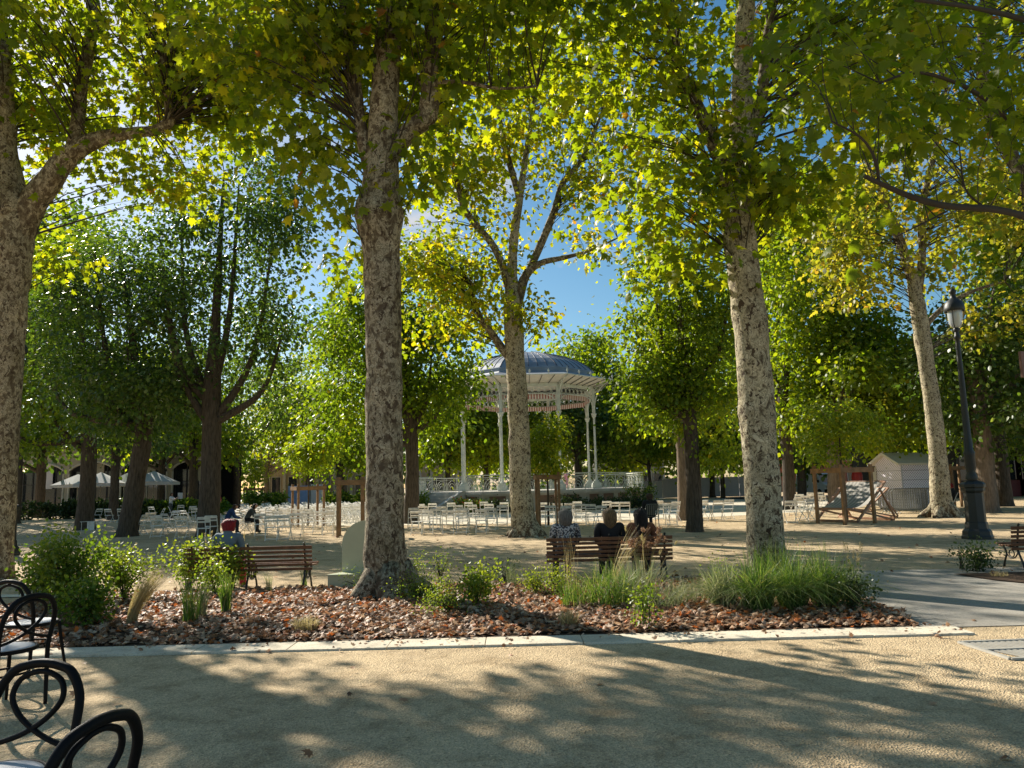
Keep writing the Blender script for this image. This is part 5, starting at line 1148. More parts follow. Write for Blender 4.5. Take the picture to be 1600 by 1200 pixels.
parasol(238, 58, 3.1, 'white parasol right of the leaning linden')
# cafe tables and chairs under the parasols
for px, Y, lb in ((150, 57, 'small round cafe table under the parasol between the left lindens'), (236, 57, 'small round cafe table under the rightmost parasol')):
    r = empty('cafe_table', (GX(px, Y)+.9, Y, 0), 0, lb, 'table'); mb = MB(); mb.lathe([(.001, .74), (.38, .74), (.38, .71), (.001, .71)], 16); mb.build('tabletop', 'steel', r); mb = MB(); mb.tube([(0, 0, .02), (0, 0, .71)], .03, 8); mb.lathe([(.25, 0), (.25, .02), (.03, .05)], 12); mb.build('pedestal', 'iron', r)
# blue and white display boards behind the chair field
for px, Y, w, h, m_, lb in ((467, 66, 1.9, 1.9, 'blue', 'pale blue display board behind the chair field'), (497, 66, 1.3, 2.0, 'hoard', 'white display board beside the pale blue one')):
    r = empty('display_board', (GX(px, Y), Y, 0), 0, lb, 'display board'); mb = MB(); mb.box((0, 0, h/2+.15), (w, .06, h-.1)); mb.build('board', m_, r)
    for s in (-1, 1): mb = MB(); mb.box((s*w/2, 0, h/2+.1), (.06, .08, h+.2)); mb.build('leg', 'steel', r)

# ================================================================== PEOPLE
SKIN = simple('skin', (0.42, 0.24, 0.17), 0.5, vary=.05); MT['skin'] = SKIN
def cloth(n, c, pat=None):
    if n in MT: return n
    if pat is None: MT[n] = simple(n, c, .85, vary=.15, scale=9, bump=.2, bscale=18); return n
    m, nt, b = newmat(n); L = nt.links.new; tc = N(nt, 'ShaderNodeTexCoord'); v = N(nt, 'ShaderNodeTexVoronoi', Scale=34.0); L(tc.outputs['Object'], v.inputs['Vector'])
    r = ramp(nt, [(0, pat), (.46, pat), (.52, c)], 'LINEAR'); L(v.outputs['Distance'], r.inputs['Fac']); L(r.outputs['Color'], b.inputs['Base Color']); b.inputs['Roughness'].default_value = .85; MT[n] = m; return n
POSES = {
 'sit': dict(pelvis=(0, .02, .50), waist=(0, -.01, .66), chest=(0, -.01, .86), neck=(0, .015, 1.03), head=(0, .03, 1.13), top=(0, .015, 1.215), sh=(.165, .0, .96), el=(.225, .07, .71), wr=(.13, .27, .60), hip=(.09, .04, .50), kn=(.11, .44, .49), an=(.11, .46, .09), toe=(.12, .60, .035)),
 'stand': dict(pelvis=(0, 0, .92), waist=(0, .0, 1.08), chest=(0, .01, 1.28), neck=(0, .02, 1.45), head=(0, .035, 1.55), top=(0, .02, 1.64), sh=(.17, .01, 1.39), el=(.22, .0, 1.12), wr=(.21, .09, .90), hip=(.09, 0, .90), kn=(.10, .02, .49), an=(.10, -.01, .08), toe=(.11, .13, .03)),
 'hold': dict(pelvis=(0, 0, .92), waist=(0, .0, 1.08), chest=(0, .01, 1.28), neck=(0, .02, 1.45), head=(0, .035, 1.55), top=(0, .02, 1.64), sh=(.17, .01, 1.39), el=(.20, .22, 1.22), wr=(.12, .42, 1.36), hip=(.09, 0, .90), kn=(.10, .02, .49), an=(.10, -.01, .08), toe=(.11, .13, .03)),
 'lean': dict(pelvis=(0, .0, .50), waist=(0, .06, .66), chest=(0, .17, .83), neck=(0, .28, .97), head=(0, .34, 1.05), top=(0, .37, 1.13), sh=(.165, .22, .91), el=(.20, .34, .66), wr=(.08, .50, .62), hip=(.09, .03, .50), kn=(.12, .44, .49), an=(.11, .42, .09), toe=(.12, .56, .035))}
def person(loc, rz, pose, label, top, legs, hair, shoes='shoe_dark', long=0, scale=1.0, sleeve=1.0, bulk=1.0, zoff=0.0, headturn=0, bare_leg=False):
    q = POSES[pose]; root = empty('person', Vector(loc)+Vector((0, 0, zoff)), rz, label, 'person'); root.scale = (scale,)*3
    V = []; R = []; E = []; reg = []
    def add(p, r, par, rg):
        V.append(Vector(p)); R.append(r); 
        if par is not None: E.append((par, len(V)-1)); reg.append((par, len(V)-1, rg))
        return len(V)-1
    pe = add(q['pelvis'], .125*bulk, None, 'legs'); wa = add(q['waist'], .115*bulk, pe, 'top'); ch = add(q['chest'], .135*bulk, wa, 'top')
    cn = add(Vector(q['chest']).lerp(Vector(q['neck']), .55), .09*bulk, ch, 'top'); ne = add(Vector(q['neck'])-Vector((0, 0, .02)), .060, cn, 'neck'); hd = add(q['head'], .096, ne, 'head'); tp = add(q['top'], .086, hd, 'head')
    H = Vector(q['head']); hf = (Vector((0, 1, 0))); ns = add(H+Vector((0, .102, -.005)), .016, hd, 'head'); 
    for s in (-1, 1):
        add(H+Vector((s*.095, -.005, .005)), .018, hd, 'head')
        def S(k): v = Vector(q[k]); return Vector((v.x*s*(bulk if k == 'sh' else 1), v.y, v.z))
        sh = add(S('sh'), .062*bulk, ch, 'top'); el = add(S('el'), .046, sh, 'arm'); fa = add(S('el').lerp(S('wr'), .5), .038, el, 'fore'); wr = add(S('wr'), .027, fa, 'fore')
        dirv = (S('wr')-S('el')).normalized(); side = dirv.cross(Vector((0, 0, 1))).normalized(); pm = add(S('wr')+dirv*.055, .030, wr, 'hand')
        for k, ln in ((-1.2, .055), (-.4, .065), (.4, .060), (1.2, .048)):
            b = S('wr')+dirv*.09+side*.016*k; f1 = add(b, .0095, pm, 'hand'); add(b+dirv*ln*.6+Vector((0, 0, -ln*.55)), .0075, f1, 'hand')
        add(S('wr')+dirv*.06-side*s*.045+Vector((0, 0, -.012)), .0105, wr, 'hand')
        hp = add(S('hip'), .088*bulk, pe, 'legs'); th = add(S('hip').lerp(S('kn'), .5), .076*bulk, hp, 'legs'); kn = add(S('kn'), .056, th, 'legs')
        cf = add(S('kn').lerp(S('an'), .35), .053, kn, 'shin'); an = add(S('an'), .036, cf, 'shin'); he = add(S('an')+Vector((0, -.03, -.045)), .034, an, 'shoe'); add(S('toe'), .032, an, 'shoe')
    me = bpy.data.meshes.new('person_skeleton'); me.from_pydata(V, E, []); me.update()
    o = bpy.data.objects.new('tmp', me); COL.objects.link(o); m = o.modifiers.new('s', 'SKIN'); m.use_smooth_shade = True
    for i, sv in enumerate(me.skin_vertices[0].data): sv.radius = (R[i], R[i]*(.78 if i in (pe, wa, ch, cn) else 1.0)); sv.use_root = (i == pe)
    m2 = o.modifiers.new('b', 'SUBSURF'); m2.levels = 2; m2.render_levels = 2
    dg = bpy.context.evaluated_depsgraph_get(); body = bpy.data.meshes.new_from_object(o.evaluated_get(dg)); bpy.data.objects.remove(o); bpy.data.meshes.remove(me)
    body.name = 'body'; body.materials.clear(); body.materials.append(MT['skin']); bo = obj('body', body, root)
    def near(c):
        best = None; bd = 9
        for a, b, rg in reg:
            ab = V[b]-V[a]; t = max(0, min(1, (c-V[a]).dot(ab)/max(ab.length_squared, 1e-9))); d = (c-(V[a]+ab*t)).length-.7*(R[a]*(1-t)+R[b]*t)
            if d < bd: bd = d; best = rg
        return best
    cls = [near(p.center) for p in body.polygons]; nv = [v.normal.copy() for v in body.vertices]
    def layer(name, regs, off, mat, test=None):
        idx = [i for i, p in enumerate(body.polygons) if cls[i] in regs and (test is None or test(p.center))]
        if not idx: return
        vm = {}; vv = []; ff = []
        for i in idx:
            f = []
            for k in body.polygons[i].vertices:
                if k not in vm: vm[k] = len(vv); c = body.vertices[k].co; nf = 1+(.55 if name == 'hair' else .3)*mnoise.noise(c*(26 if name == 'hair' else 14))+(.9*mnoise.noise(c*7) if name == 'top' else 0); vv.append(tuple(c+nv[k]*off*nf))
                f.append(vm[k])
            ff.append(f)
        me = bpy.data.meshes.new(name); me.from_pydata(vv, [], ff); me.materials.append(MT[mat]); me.polygons.foreach_set('use_smooth', [True]*len(ff)); me.update(); return obj(name, me, root)
    layer('top', ['top', 'arm']+(['fore'] if sleeve > .9 else []), .014, top); layer('trousers', ['legs'] if bare_leg else ['legs', 'shin'], .013, legs); layer('shoes', ['shoe'], .010, shoes)
    hr = layer('hair', ['head', 'neck'], .026, hair, lambda c: (c.z > H.z+.045 or c.y < H.y+.012) and c.z > H.z-.10)
    if hr and long:
        mb = MB(); n = 9; cc = []; hs_ = 1.0
        for i in range(n):
            t = i/(n-1); cc.append((H+Vector((0, -.03-.035*math.sin(t*PI*.8), .125-t*(long+.055))), (.108+.010*math.sin(t*PI))*min(1, .25+3.2*t)*(1-.25*max(0, t-.6))))
        mb.tube([c for c, r in cc], [r for c, r in cc], 18, jit=.16, seed=3); mb.build('long_hair', hair, hr, smooth=True)
    for s in (-1, 1):
        mb = MB(); mb.lathe([(0, -.011), (.008, -.008), (.011, 0), (.008, .008), (0, .011)], 8, H+Vector((s*.033, .092, .022))); mb.build('eye', 'dark', root, smooth=True)
    mb = MB(); mb.box(H+Vector((0, .094, -.042)), (.042, .008, .008)); mb.build('mouth', 'lips', root)
    return root
MT['lips'] = simple('lips', (.35, .12, .10), .5)
cloth('shoe_dark', (.03, .025, .02)); cloth('shoe_pale', (.4, .38, .35))
for _n, _a, _b in (('hair_red', (.14, .008, .012), (.36, .03, .035)), ('hair_grey', (.09, .08, .07), (.26, .24, .21)), ('hair_blond', (.05, .03, .018), (.30, .20, .10)), ('hair_black', (.006, .005, .005), (.03, .024, .022)), ('hair_brown', (.03, .018, .012), (.10, .06, .04))):
    MT[_n] = roughbark(_n, _a, _b); MT[_n].node_tree.nodes['Noise Texture'].inputs['Scale'].default_value = 70; MT[_n].node_tree.nodes['Principled BSDF'].inputs['Roughness'].default_value = .55
cloth('steel_blue_cloth', (.13, .18, .22)); cloth('red_cloth', (.48, .05, .07)); cloth('black_cloth', (.015, .015, .017)); cloth('rust_cloth', (.16, .06, .03)); cloth('dark_trousers', (.03, .035, .05)); cloth('blue_cloth', (.03, .07, .20)); cloth('grey_cloth', (.06, .07, .07)); cloth('white_cloth', (.6, .6, .6)); cloth('pink_cloth', (.6, .25, .32))
cloth('spotted_blouse', (.05, .05, .06), (.5, .48, .47))
sy = .20
person((GX(355, 13.2), YB1+sy, 0), 0, 'sit', 'person with short red hair, steel blue top and red trousers on the left bench', 'steel_blue_cloth', 'red_cloth', 'hair_red', 'shoe_pale', zoff=-.05, bulk=1.12)
person((GX(886, 13.4), YB2+sy, 0), .12, 'sit', 'person with short grey hair in a black and white spotted blouse', 'spotted_blouse', 'dark_trousers', 'hair_grey', zoff=-.04, bulk=1.12, long=.22)
person((GX(956, 13.4), YB2+sy, 0), 0, 'sit', 'person with half tied blond hair and black top on the bench', 'black_cloth', 'dark_trousers', 'hair_blond', zoff=-.05, bulk=1.16, long=.27)
person((GX(1005, 13.4), YB2+sy, 0), -.12, 'sit', 'person with long black hair and rust coloured top on the bench', 'rust_cloth', 'dark_trousers', 'hair_black', zoff=-.06, bulk=1.1, long=.42)
person(LONE+Vector((0, .03, 0)), .07, 'sit', 'lone person in dark clothes sitting on a dark chair behind the bench', 'black_cloth', 'dark_trousers', 'hair_brown', bulk=1.15)
for (px, py, rz, a) in ((352, 835, -65, ('person in a blue jacket sitting hunched beside a person in grey', 'blue_cloth', 'dark_trousers', 'hair_brown')), (384, 833, -80, ('person in a dark grey jacket leaning forward on a folding chair', 'grey_cloth', 'black_cloth', 'hair_black'))):
    p = G(px, py); chair_at(p.x, p.y, math.radians(rz), 'white folding chair carrying the '+('person in blue' if 'blue' in a[0] else 'person in dark grey'), None); person(p, math.radians(rz), 'lean', *a, bulk=1.12)
person((GX(339, 46), 46, 0), math.radians(160), 'stand', 'standing person in a red top near the dark twin limbed linden', 'red_cloth', 'dark_trousers', 'hair_grey', sleeve=.5)
hp_ = Vector((GX(266, 50), 50, 0)); person(hp_, math.radians(-75), 'hold', 'standing person in a white shirt holding up a sheet of paper', 'white_cloth', 'grey_cloth', 'hair_brown', sleeve=.5, bulk=1.1)
mb = MB(); mb.face([(-.15, 0, -.2), (.15, 0, -.2), (.15, .02, .2), (-.15, .02, .2)]); o = mb.build('paper_sheet', 'canvas'); o.location = hp_+Vector((.53, .16, 1.46)); o.rotation_euler = (0, 0, .3); tag(o, 'white sheet of paper held up by the person in a white shirt', 'paper')
person((GX(439, 62), 62, 0), math.radians(180), 'sit', 'far person in white sitting at the back of the chair field', 'white_cloth', 'grey_cloth', 'hair_brown')
person((GX(887, 52.5), 52.5, 1.25), math.radians(150), 'stand', 'small child in pink standing on the bandstand stage', 'pink_cloth', 'pink_cloth', 'hair_brown', scale=.72, sleeve=.5)
pp_ = Vector((GX(1491, 34), 34, 0)); chair_at(pp_.x, pp_.y, math.radians(60), 'white folding chair under the seated person behind the right lamp', None); person(pp_, math.radians(60), 'sit', 'seated person in black between the pale leaning plane and the lamp', 'black_cloth', 'black_cloth', 'hair_red', sleeve=.5)

# ================================================================== PLANTS IN THE BEDS
def blades(n, L, spread, w, droop, base_r=.05, lean=(0, 0), seg=5, lvar=.3, stiff=1.6):
    az = RNG.uniform(0, 2*PI, n); le = L*RNG.uniform(1-lvar, 1+lvar*.6, n); sp = spread*RNG.random(n)**.7; br = base_r*np.sqrt(RNG.random(n)); a2 = RNG.uniform(0, 2*PI, n)
    t = np.linspace(0, 1, seg+1)[None, :]
    dx, dy = np.cos(az), np.sin(az)
    out = le[:, None]*sp[:, None]*t**stiff; z = le[:, None]*(t-droop*sp[:, None]*t**2.4)
    X = br[:, None]*np.cos(a2)[:, None]+dx[:, None]*out+lean[0]*le[:, None]*t**1.7; Y_ = br[:, None]*np.sin(a2)[:, None]+dy[:, None]*out+lean[1]*le[:, None]*t**1.7
    wd = w*(1-t**2.2)*RNG.uniform(.7, 1.2, n)[:, None]+.0004
    pz = RNG.uniform(0, 2*PI, n); px_, py_ = np.cos(pz)[:, None], np.sin(pz)[:, None]
    A = np.stack([X-px_*wd, Y_-py_*wd, z], 2); B = np.stack([X+px_*wd, Y_+py_*wd, z], 2); V = np.stack([A, B], 2).reshape(n, -1, 3)
    f = [];
    for i in range(seg): f += [(2*i, 2*i+1, 2*i+3), (2*i, 2*i+3, 2*i+2)]
    F = (np.array(f)[None]+(np.arange(n)*(2*(seg+1)))[:, None, None]).reshape(-1, 3)
    tone = np.repeat(np.clip(RNG.random(n), 0, 1), 2*(seg+1)); tips = np.stack([X[:, -1], Y_[:, -1], z[:, -1]], 1); tdir = tips-np.stack([X[:, -2], Y_[:, -2], z[:, -2]], 1)
    return V.reshape(-1, 3), F, tone, tips, tdir
def bedpt(px, py, Y=None):
    p = G(px, py); 
    if Y: p = Vector((GX(px, Y), Y, 0))
    p.z = bedz(p.x, p.y); return p
def grass(px, py, L, n, label, mat='grass', spread=.55, w=.004, droop=.35, base_r=.09, lean=(0, 0), plume=0, cat='grass clump', group=None, plume_mat='straw', pl_len=.16, name='grass_tuft'):
    p = bedpt(px, py); V, F, T, tips, td = blades(n, L, spread, w, droop, base_r, lean)
    if plume:
        r = empty(name, p, 0, label, cat, group); obj('blades', raw_mesh('blades', V, F, T, [mat]), r)
        V, F, T, tips, td = blades(plume, L*1.45, spread*.6, .0016, droop*.5, base_r*.7, (lean[0]*1.2, lean[1]), seg=7); pts = []; D = []
        for a, d in zip(tips, norm(td)):
            k = 46; tt = RNG.random(k); pts.append(a-d*pl_len*tt[:, None]+RNG.normal(size=(k, 3))*.006); D.append(np.tile(d, (k, 1))+RNG.normal(size=(k, 3))*.35)
        st = obj('stalks', raw_mesh('stalks', V, F, T, [plume_mat]), r)
        pts = np.concatenate(pts); D = np.concatenate(D); me = leaves('plumes', pts, D, RNG.normal(size=pts.shape), np.full(len(pts), .028), RNG.random(len(pts)), T_OVAL_THIN, plume_mat); tag(obj('plumes', me, r), kind='stuff'); return r
    o = obj(name, raw_mesh(name, V, F, T, [mat])); o.location = p; return tag(o, label, cat, group)
T_OVAL_THIN = (T_OVAL[0]*np.array([.22, 1, 1]), T_OVAL[1])
def shrub(px, py, h, r_, n, label, mat='leaf_shrub', ls=.045, stems=9, name='shrub', tone=0.0, low=.15, flowers=None, cat='shrub', tm=T_OVAL, per=15, cr=.07):
    p = bedpt(px, py); r = empty(name, p, 0, label, cat); rnd = random.Random(int(px)); mb = MB(); tips = []; n = int(n*.68); tone += .08
    for i in range(stems):
        a = rnd.uniform(0, 2*PI); q = r_*rnd.uniform(.15, .95); hh = h*rnd.uniform(.6, 1.0); e = Vector((q*math.cos(a), q*math.sin(a), hh))
        pts = [Vector((rnd.uniform(-.04, .04), rnd.uniform(-.04, .04), -.01)), e*.45+Vector((-.1*e.x, -.1*e.y, .1*h)), e]; qq, rr = smooth_path(pts, [.008, .006, .002], 4); mb.tube(qq, rr, 5, cap=False); tips += qq[3:]
    mb.build('stems', 'twig', r, smooth=True)
    C = np.array([tuple(tips[rnd.randrange(len(tips))]) for _ in range(n)])+RNG.normal(size=(n, 3))*r_*.24; C = C[C[:, 2] > h*low]; n = len(C)
    off = RNG.normal(size=(n, per, 3))*cr; pts = (C[:, None]+off).reshape(-1, 3); m = len(pts); d = off.reshape(-1, 3)/cr*.5+RNG.normal(size=(m, 3))*.5; nn = RNG.normal(size=(m, 3))*.6; nn[:, 2] += .7
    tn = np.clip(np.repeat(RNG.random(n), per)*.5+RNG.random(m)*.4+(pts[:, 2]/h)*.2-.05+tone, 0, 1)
    obj('foliage', leaves('foliage', pts, d, nn, ls*RNG.uniform(.6, 1.2, m), tn, tm, mat), r)
    if flowers:
        k = flowers[1]; P_ = pts[RNG.choice(m, k)]+np.array([0, 0, .02]); FP = np.repeat(P_, 6, axis=0); D = RNG.normal(size=FP.shape); D[:, 2] = np.abs(D[:, 2])*.2
        tag(obj('flowers', leaves('flowers', FP, D, np.tile([0, 0, 1.0], (len(FP), 1))+RNG.normal(size=FP.shape)*.2, np.full(len(FP), flowers[2]), RNG.uniform(*flowers[3], len(FP)), T_OVAL, flowers[0]), r), kind='stuff')
    return r
shrub(95, 962, .92, .52, 330, 'dense green rose-like shrub next to the black chairs at the left', ls=.06, stems=16, low=.05, tone=-.08)
shrub(60, 950, .55, .40, 150, 'low dark shrub behind the chair at the left edge', ls=.055, stems=10, low=.0, tone=-.2)
shrub(135, 985, .5, .4, 170, 'low dark part-shaded shrub in front of the dense green one', ls=.055, stems=10, low=.0, tone=-.2)
shrub(193, 945, .75, .45, 210, 'lighter yellow green shrub between the dense shrub and the blond grass', ls=.05, stems=14, tone=.12)
shrub(295, 925, .80, .36, 150, 'airy upright shrub with bright leaves left of the bench', ls=.055, stems=12, tone=.15, low=.35)
shrub(365, 925, .72, .34, 140, 'bright leafed shrub in front of the red-haired person', ls=.05, stems=12, tone=.18, low=.3)
shrub(335, 940, .5, .3, 80, 'sparse leafy plant between the two airy shrubs', ls=.045, stems=9, tone=.1)
grass(205, 988, .62, 420, 'blond feather grass leaning right in the sun', 'straw', .32, .0016, .1, .06, (.55, .0))
grass(298, 985, .55, 130, 'upright bright green grass near the front kerb', 'grass', .42, .0035, .3, .10)
grass(315, 975, .40, 120, 'short grey green grass right beside the upright one', 'grassgrey', .4, .003, .2, .06)
grass(353, 970, .5, 130, 'yellow green grass tuft below the bright leafed shrub', 'grass', .3, .004, .2, .06)
grass(325, 918, .62, 60, 'arching straw plumes before the bench, left of two', 'grassgrey', .4, .003, .2, .08, (.1, 0), plume=7, pl_len=.26)
grass(376, 915, .60, 50, 'arching straw plumes before the bench, right of two', 'grassgrey', .4, .003, .2, .08, (.15, 0), plume=6, pl_len=.24)
grass(180, 925, .55, 50, 'straw plumes rising out of the lighter shrub', 'grassgrey', .5, .003, .2, .08, (.2, 0), plume=6, pl_len=.2)
grass(478, 992, .18, 260, 'low rusty brown dried tuft by the kerb', 'straw', .9, .003, .6, .14)
grass(475, 920, .45, 50, 'thin green stems at the end of the left bench', 'grass', .3, .0025, .2, .05)
grass(420, 935, .3, 60, 'small sparse grass tuft below the left bench', 'grassgrey', .4, .002, .2, .05)
shrub(560, 925, .2, .3, 60, 'low grey green ground plant at the foot of the plane trunk', 'leaf_shrub', .022, 10, 'ground_plant', -.05, .0, cat='plant')
shrub(655, 950, .27, .30, 130, 'low plant with tiny pale flowers right of the plane trunk', 'leaf_shrub', .025, 14, 'flowering_plant', 0, .0, ('straw', 60, .012, (.8, 1)), cat='plant')
shrub(700, 968, .27, .36, 170, 'wider mound with tiny pale flowers near the kerb', 'leaf_shrub', .025, 16, 'flowering_plant', .05, .0, ('straw', 80, .012, (.8, 1)), cat='plant')
shrub(745, 955, .42, .26, 120, 'fresh green upright plant among orange leaves', 'leaf_shrub', .045, 12, 'leafy_plant', .12, .1, cat='plant')
shrub(688, 918, .5, .22, 50, 'thin tall sprig right of the plane trunk', 'leaf_shrub', .03, 9, 'leafy_plant', .1, .3, cat='plant', per=12)
shrub(650, 912, .42, .14, 40, 'thin sprig touching the plane trunk', 'leaf_shrub', .03, 7, 'leafy_plant', .1, .2, cat='plant', per=12)
shrub(790, 915, .35, .25, 50, 'dark sparse plant between trunk and three person bench', 'leaf_deep', .03, 10, 'leafy_plant', 0, .1, cat='plant', per=12)
grass(800, 925, .4, 70, 'thin grass blades between trunk and three person bench', 'grassgrey', .5, .002, .25, .08)
shrub(838, 935, .3, .22, 90, 'bright low plant left of the three person bench', 'leaf_shrub', .03, 10, 'leafy_plant', .2, .0, cat='plant')
shrub(872, 940, .35, .22, 90, 'bright low plant below the left end of the three person bench', 'leaf_shrub', .03, 10, 'leafy_plant', .2, .0, cat='plant')
grass(893, 935, .75, 26, 'tall thin straw stems in front of the spotted blouse', 'straw', .12, .0016, .05, .10)
grass(905, 955, .40, 240, 'soft green grass below the middle bench, left tuft', 'grass', .8, .0026, .4, .24)
grass(955, 955, .60, 330, 'loose green grass below the middle bench, central tuft', 'grass', .8, .0032, .5, .26)
grass(1000, 950, .62, 300, 'silvery grass hiding the right end of the three person bench', 'grassgrey', .9, .0028, .45, .26, plume=5, pl_len=.06)
grass(960, 930, .85, 40, 'pale arching stems crossing the three person bench', 'straw', .3, .003, .15, .05, (.5, 0))
grass(890, 985, .22, 200, 'dry blond tuft near the kerb in the middle', 'straw', .8, .003, .5, .10)
grass(1035, 958, .38, 260, 'silvery low grass left of the large green clumps', 'grassgrey', .9, .0026, .5, .28)
grass(1075, 950, .36, 230, 'silvery low grass touching the large green clumps', 'grassgrey', .9, .0026, .5, .28)
shrub(1010, 985, .42, .16, 60, 'thistle-like grey stem plant near the kerb', 'leaf_shrub', .04, 6, 'leafy_plant', .0, .1, cat='plant', per=10)
shrub(1012, 935, .80, .26, 55, 'dried brown flower heads in front of the black haired person', 'flowerdry', .03, 16, 'seed_heads', .2, .82, cat='plant', per=12, cr=.03) if False else None
for px, py, L, n, lb in ((1130, 958, .66, 720, 'lush green grass clump farthest left of the large ones'), (1185, 962, .74, 900, 'lush green grass clump in front of the pale plane trunk'), (1240, 958, .80, 950, 'lush green grass clump just right of the pale plane trunk'), (1290, 955, .78, 800, 'lush green grass clump at the right of the large ones'), (1215, 930, .78, 700, 'lush green grass clump behind the others at the plane foot'), (1322, 948, .52, 360, 'smaller green grass clump closing the bed at the right')):
    grass(px, py, L, n, lb, 'grass' if px != 1130 else 'grassgrey', 1.3, .0036, .66, .15)
grass(1335, 935, .48, 60, 'straw plumes at the right end of the bed', 'grassgrey', .4, .002, .2, .08, plume=9, pl_len=.12)
shrub(1338, 962, .40, .24, 90, 'dark low leafy plant at the right end of the bed', 'leaf_deep', .04, 12, 'leafy_plant', 0, .0, cat='plant')
shrub(1130, 950, .42, .25, 60, 'pale yellow daisies in front of the left green clump', 'leaf_shrub', .03, 10, 'flowering_plant', .1, .1, ('straw', 16, .035, (.7, 1)), cat='plant')
def deadheads():
    p = bedpt(1005, 930); r = empty('seed_heads', p, 0, 'dried brown flower heads rising in front of the black haired person', 'plant'); mb = MB(); rnd = random.Random(4)
    for i in range(22):
        e = Vector((rnd.uniform(-.28, .34), rnd.uniform(-.2, .2), rnd.uniform(.62, .92))); mb.tube([Vector((e.x*.2, e.y*.2, 0)), e*.55+Vector((0, 0, .06)), e], [.003, .0025, .002], 4, cap=False)
        pts = np.array(e)+RNG.normal(size=(26, 3))*.016; obj('seed_head', leaves('seed_head', pts, RNG.normal(size=pts.shape), RNG.normal(size=pts.shape), np.full(26, .03), RNG.uniform(.3, .75, 26), T_OVAL, 'litter'), r)
    mb.build('stems', 'straw', r)
deadheads()
shrub(1527, 893, .38, .32, 110, 'dark leafy plant on the small bed in front of the right bench', 'leaf_deep', .045, 12, 'leafy_plant', .1, .0, cat='plant')
shrub(1503, 890, .40, .12, 24, 'sparse twiggy plant at the tip of the small bed', 'leaf_deep', .03, 7, 'leafy_plant', .0, .2, cat='plant', per=10)
grass(1562, 902, .12, 160, 'dry straw tuft on the small bed at the right', 'straw', 1.0, .003, .7, .12)
# planting round the stage and terrace
def bush(px, Y, w, h, label, mat='leaf_deep', flowers=None, ls=.12, n=70):
    p = Vector((GX(px, Y), Y, 0)); r = empty('shrub', p, 0, label, 'shrub'); rnd = random.Random(int(px*7)); mb = MB()
    for i in range(7): mb.tube([(rnd.uniform(-.1, .1), 0, 0), (rnd.uniform(-w/3, w/3), rnd.uniform(-.2, .2), h*.7)], [.02, .008], 5)
    mb.build('stems', 'twig', r)
    C = np.stack([RNG.uniform(-w/2, w/2, n), RNG.uniform(-.4, .4, n), RNG.uniform(.1, 1, n)*h*.85], 1); off = RNG.normal(size=(n, 16, 3))*.13; pts = (C[:, None]+off).reshape(-1, 3); m = len(pts); pts[:, 2] = np.abs(pts[:, 2])
    nn = RNG.normal(size=(m, 3))*.6; nn[:, 2] += .6
    obj('foliage', leaves('foliage', pts, RNG.normal(size=(m, 3))+np.array([0, 0, .5]), nn, ls*RNG.uniform(.6, 1.2, m), RNG.random(m), T_OVAL, mat), r)
    if flowers:
        k = 120; q = pts[RNG.choice(m, k)]+np.array([0, -.1, .1]); tag(obj('flowers', leaves('flowers', q, RNG.normal(size=(k, 3)), RNG.normal(size=(k, 3)), np.full(k, .12), RNG.uniform(.4, 1, k), T_OVAL, flowers), r), kind='stuff')
bush(733, 45.6, 1.8, .85, 'flower bed with orange and red blooms right of the bandstand steps', 'leaf_shrub', 'flower')
bush(757, 45.8, 1.6, .8, 'dark green bush beside the orange blooms', 'leaf_deep')
bush(790, 46, 2.0, .6, 'low dark bush under the stage behind the forked plane', 'leaf_deep')
bush(885, 46, 1.6, .9, 'rounded dark bush under the stage right of the forked plane', 'leaf_deep')
bush(915, 46, 1.6, .6, 'low dark bush under the stage front', 'leaf_deep')
bush(955, 46.6, 1.8, .7, 'dark bush near the right corner of the stage', 'leaf_deep')
bush(1002, 47.5, 1.9, 1.5, 'tall pale flowering bush at the right corner of the stage', 'leaf_shrub', 'straw')
bush(985, 46.5, 2.0, .8, 'dark low bush before the pale flowering one', 'leaf_deep')
bush(655, 48, 1.2, 1.5, 'bright bush left of the bandstand steps', 'leaf_shrub')
for px, w, h, lb in ((80, 5, 1.3, 'dark bush bank before the pavilion, leftmost'), (150, 4, 1.4, 'leafy bush behind the linden with the overturned chair'), (185, 4, 1.2, 'bush below the small parasol'), (285, 5, 1.2, 'green bush right of the person in a white shirt'), (235, 4, 1.1, 'green bush under the rightmost parasol'), (310, 4, 1.2, 'yellowish bush behind the red dressed person'), (550, 4, 1.5, 'bush before the beige building'), (415, 3, 1.6, 'bright bush behind the pale forked trunk')):
    bush(px, 55, w, h, lb, 'leaf_shrub' if px > 280 else 'leaf_deep', n=130, ls=.2)
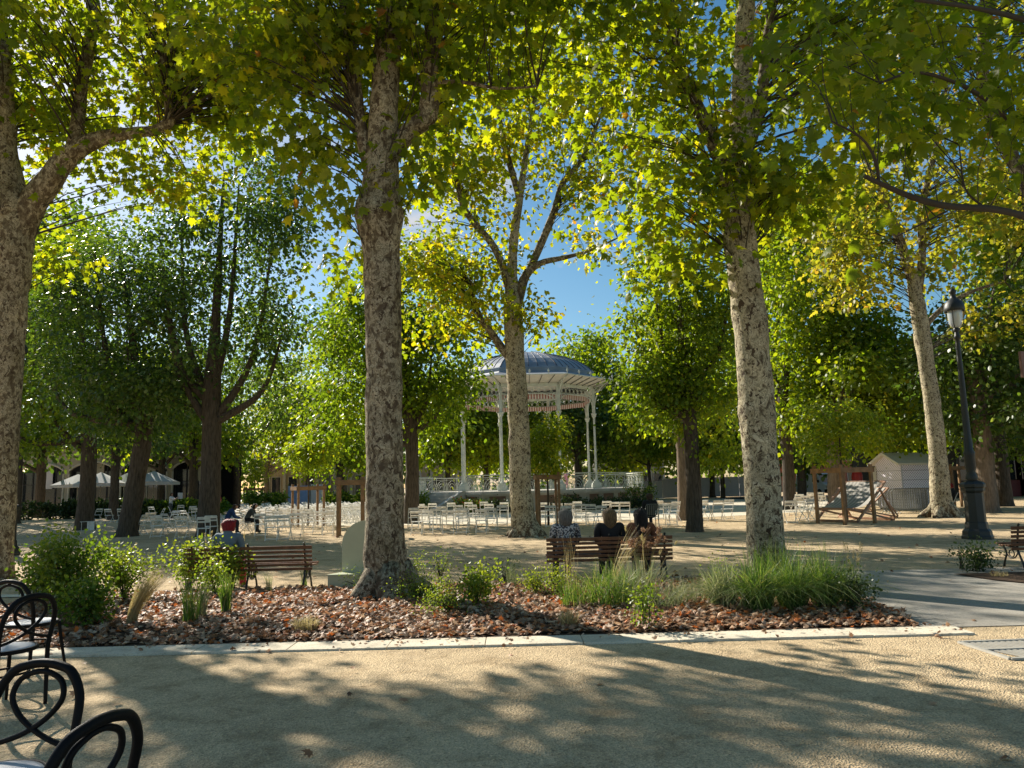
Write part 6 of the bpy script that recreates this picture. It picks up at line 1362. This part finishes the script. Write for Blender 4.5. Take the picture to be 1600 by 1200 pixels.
#@@ENDOBJS
#@@LIGHT
# ================================================================== LIGHT
SUN_EL = math.radians(32); AZ = Vector((-0.65, 0.76, 0)).normalized()
w = bpy.data.worlds.new('World'); scene.world = w; w.use_nodes = True
nt = w.node_tree; L = nt.links.new; bg = nt.nodes['Background']
sky = N(nt, 'ShaderNodeTexSky'); sky.sky_type = 'NISHITA'; sky.sun_disc = False; sky.sun_elevation = SUN_EL
sky.sun_rotation = math.atan2(AZ.x, AZ.y); sky.altitude = 250; sky.air_density = 1.0; sky.dust_density = 0.4; sky.ozone_density = 1.2; sky.dust_density = 0.6
tc = N(nt, 'ShaderNodeTexCoord'); mp = N(nt, 'ShaderNodeMapping'); mp.inputs['Scale'].default_value = (1, 1, 2.2); L(tc.outputs['Generated'], mp.inputs['Vector'])
nz = N(nt, 'ShaderNodeTexNoise', Scale=3.4, Detail=9.0, Roughness=0.58); L(mp.outputs[0], nz.inputs['Vector'])
mp.inputs['Location'].default_value = (0.35, 0.1, 0.62)
rp = ramp(nt, [(0.57, (0, 0, 0)), (0.68, (1, 1, 1))]); L(nz.outputs['Fac'], rp.inputs['Fac'])
hs = N(nt, 'ShaderNodeHueSaturation', Hue=0.487, Saturation=1.32, Value=1.65); L(sky.outputs[0], hs.inputs['Color'])
mx = nt.nodes.new('ShaderNodeMix'); mx.data_type = 'RGBA'; mx.inputs[7].default_value = (10.5, 10.5, 10.8, 1)
L(rp.outputs['Color'], mx.inputs[0]); L(hs.outputs[0], mx.inputs[6]); L(mx.outputs[2], bg.inputs['Color'])
bg.inputs['Strength'].default_value = 0.07
sl = bpy.data.lights.new('sun', 'SUN'); sl.energy = 9.0; sl.angle = math.radians(0.53); sl.color = (1.0, 0.93, 0.81)
so = bpy.data.objects.new('sun', sl); COL.objects.link(so)
d = -(AZ*math.cos(SUN_EL)+Vector((0, 0, math.sin(SUN_EL)))); so.rotation_euler = d.to_track_quat('-Z', 'Y').to_euler()
scene.view_settings.view_transform = 'Standard'; scene.view_settings.look = 'None'; scene.view_settings.exposure = 0
scene.cycles.max_bounces = 8; scene.cycles.transparent_max_bounces = 8; scene.cycles.transmission_bounces = 6; scene.cycles.diffuse_bounces = 3
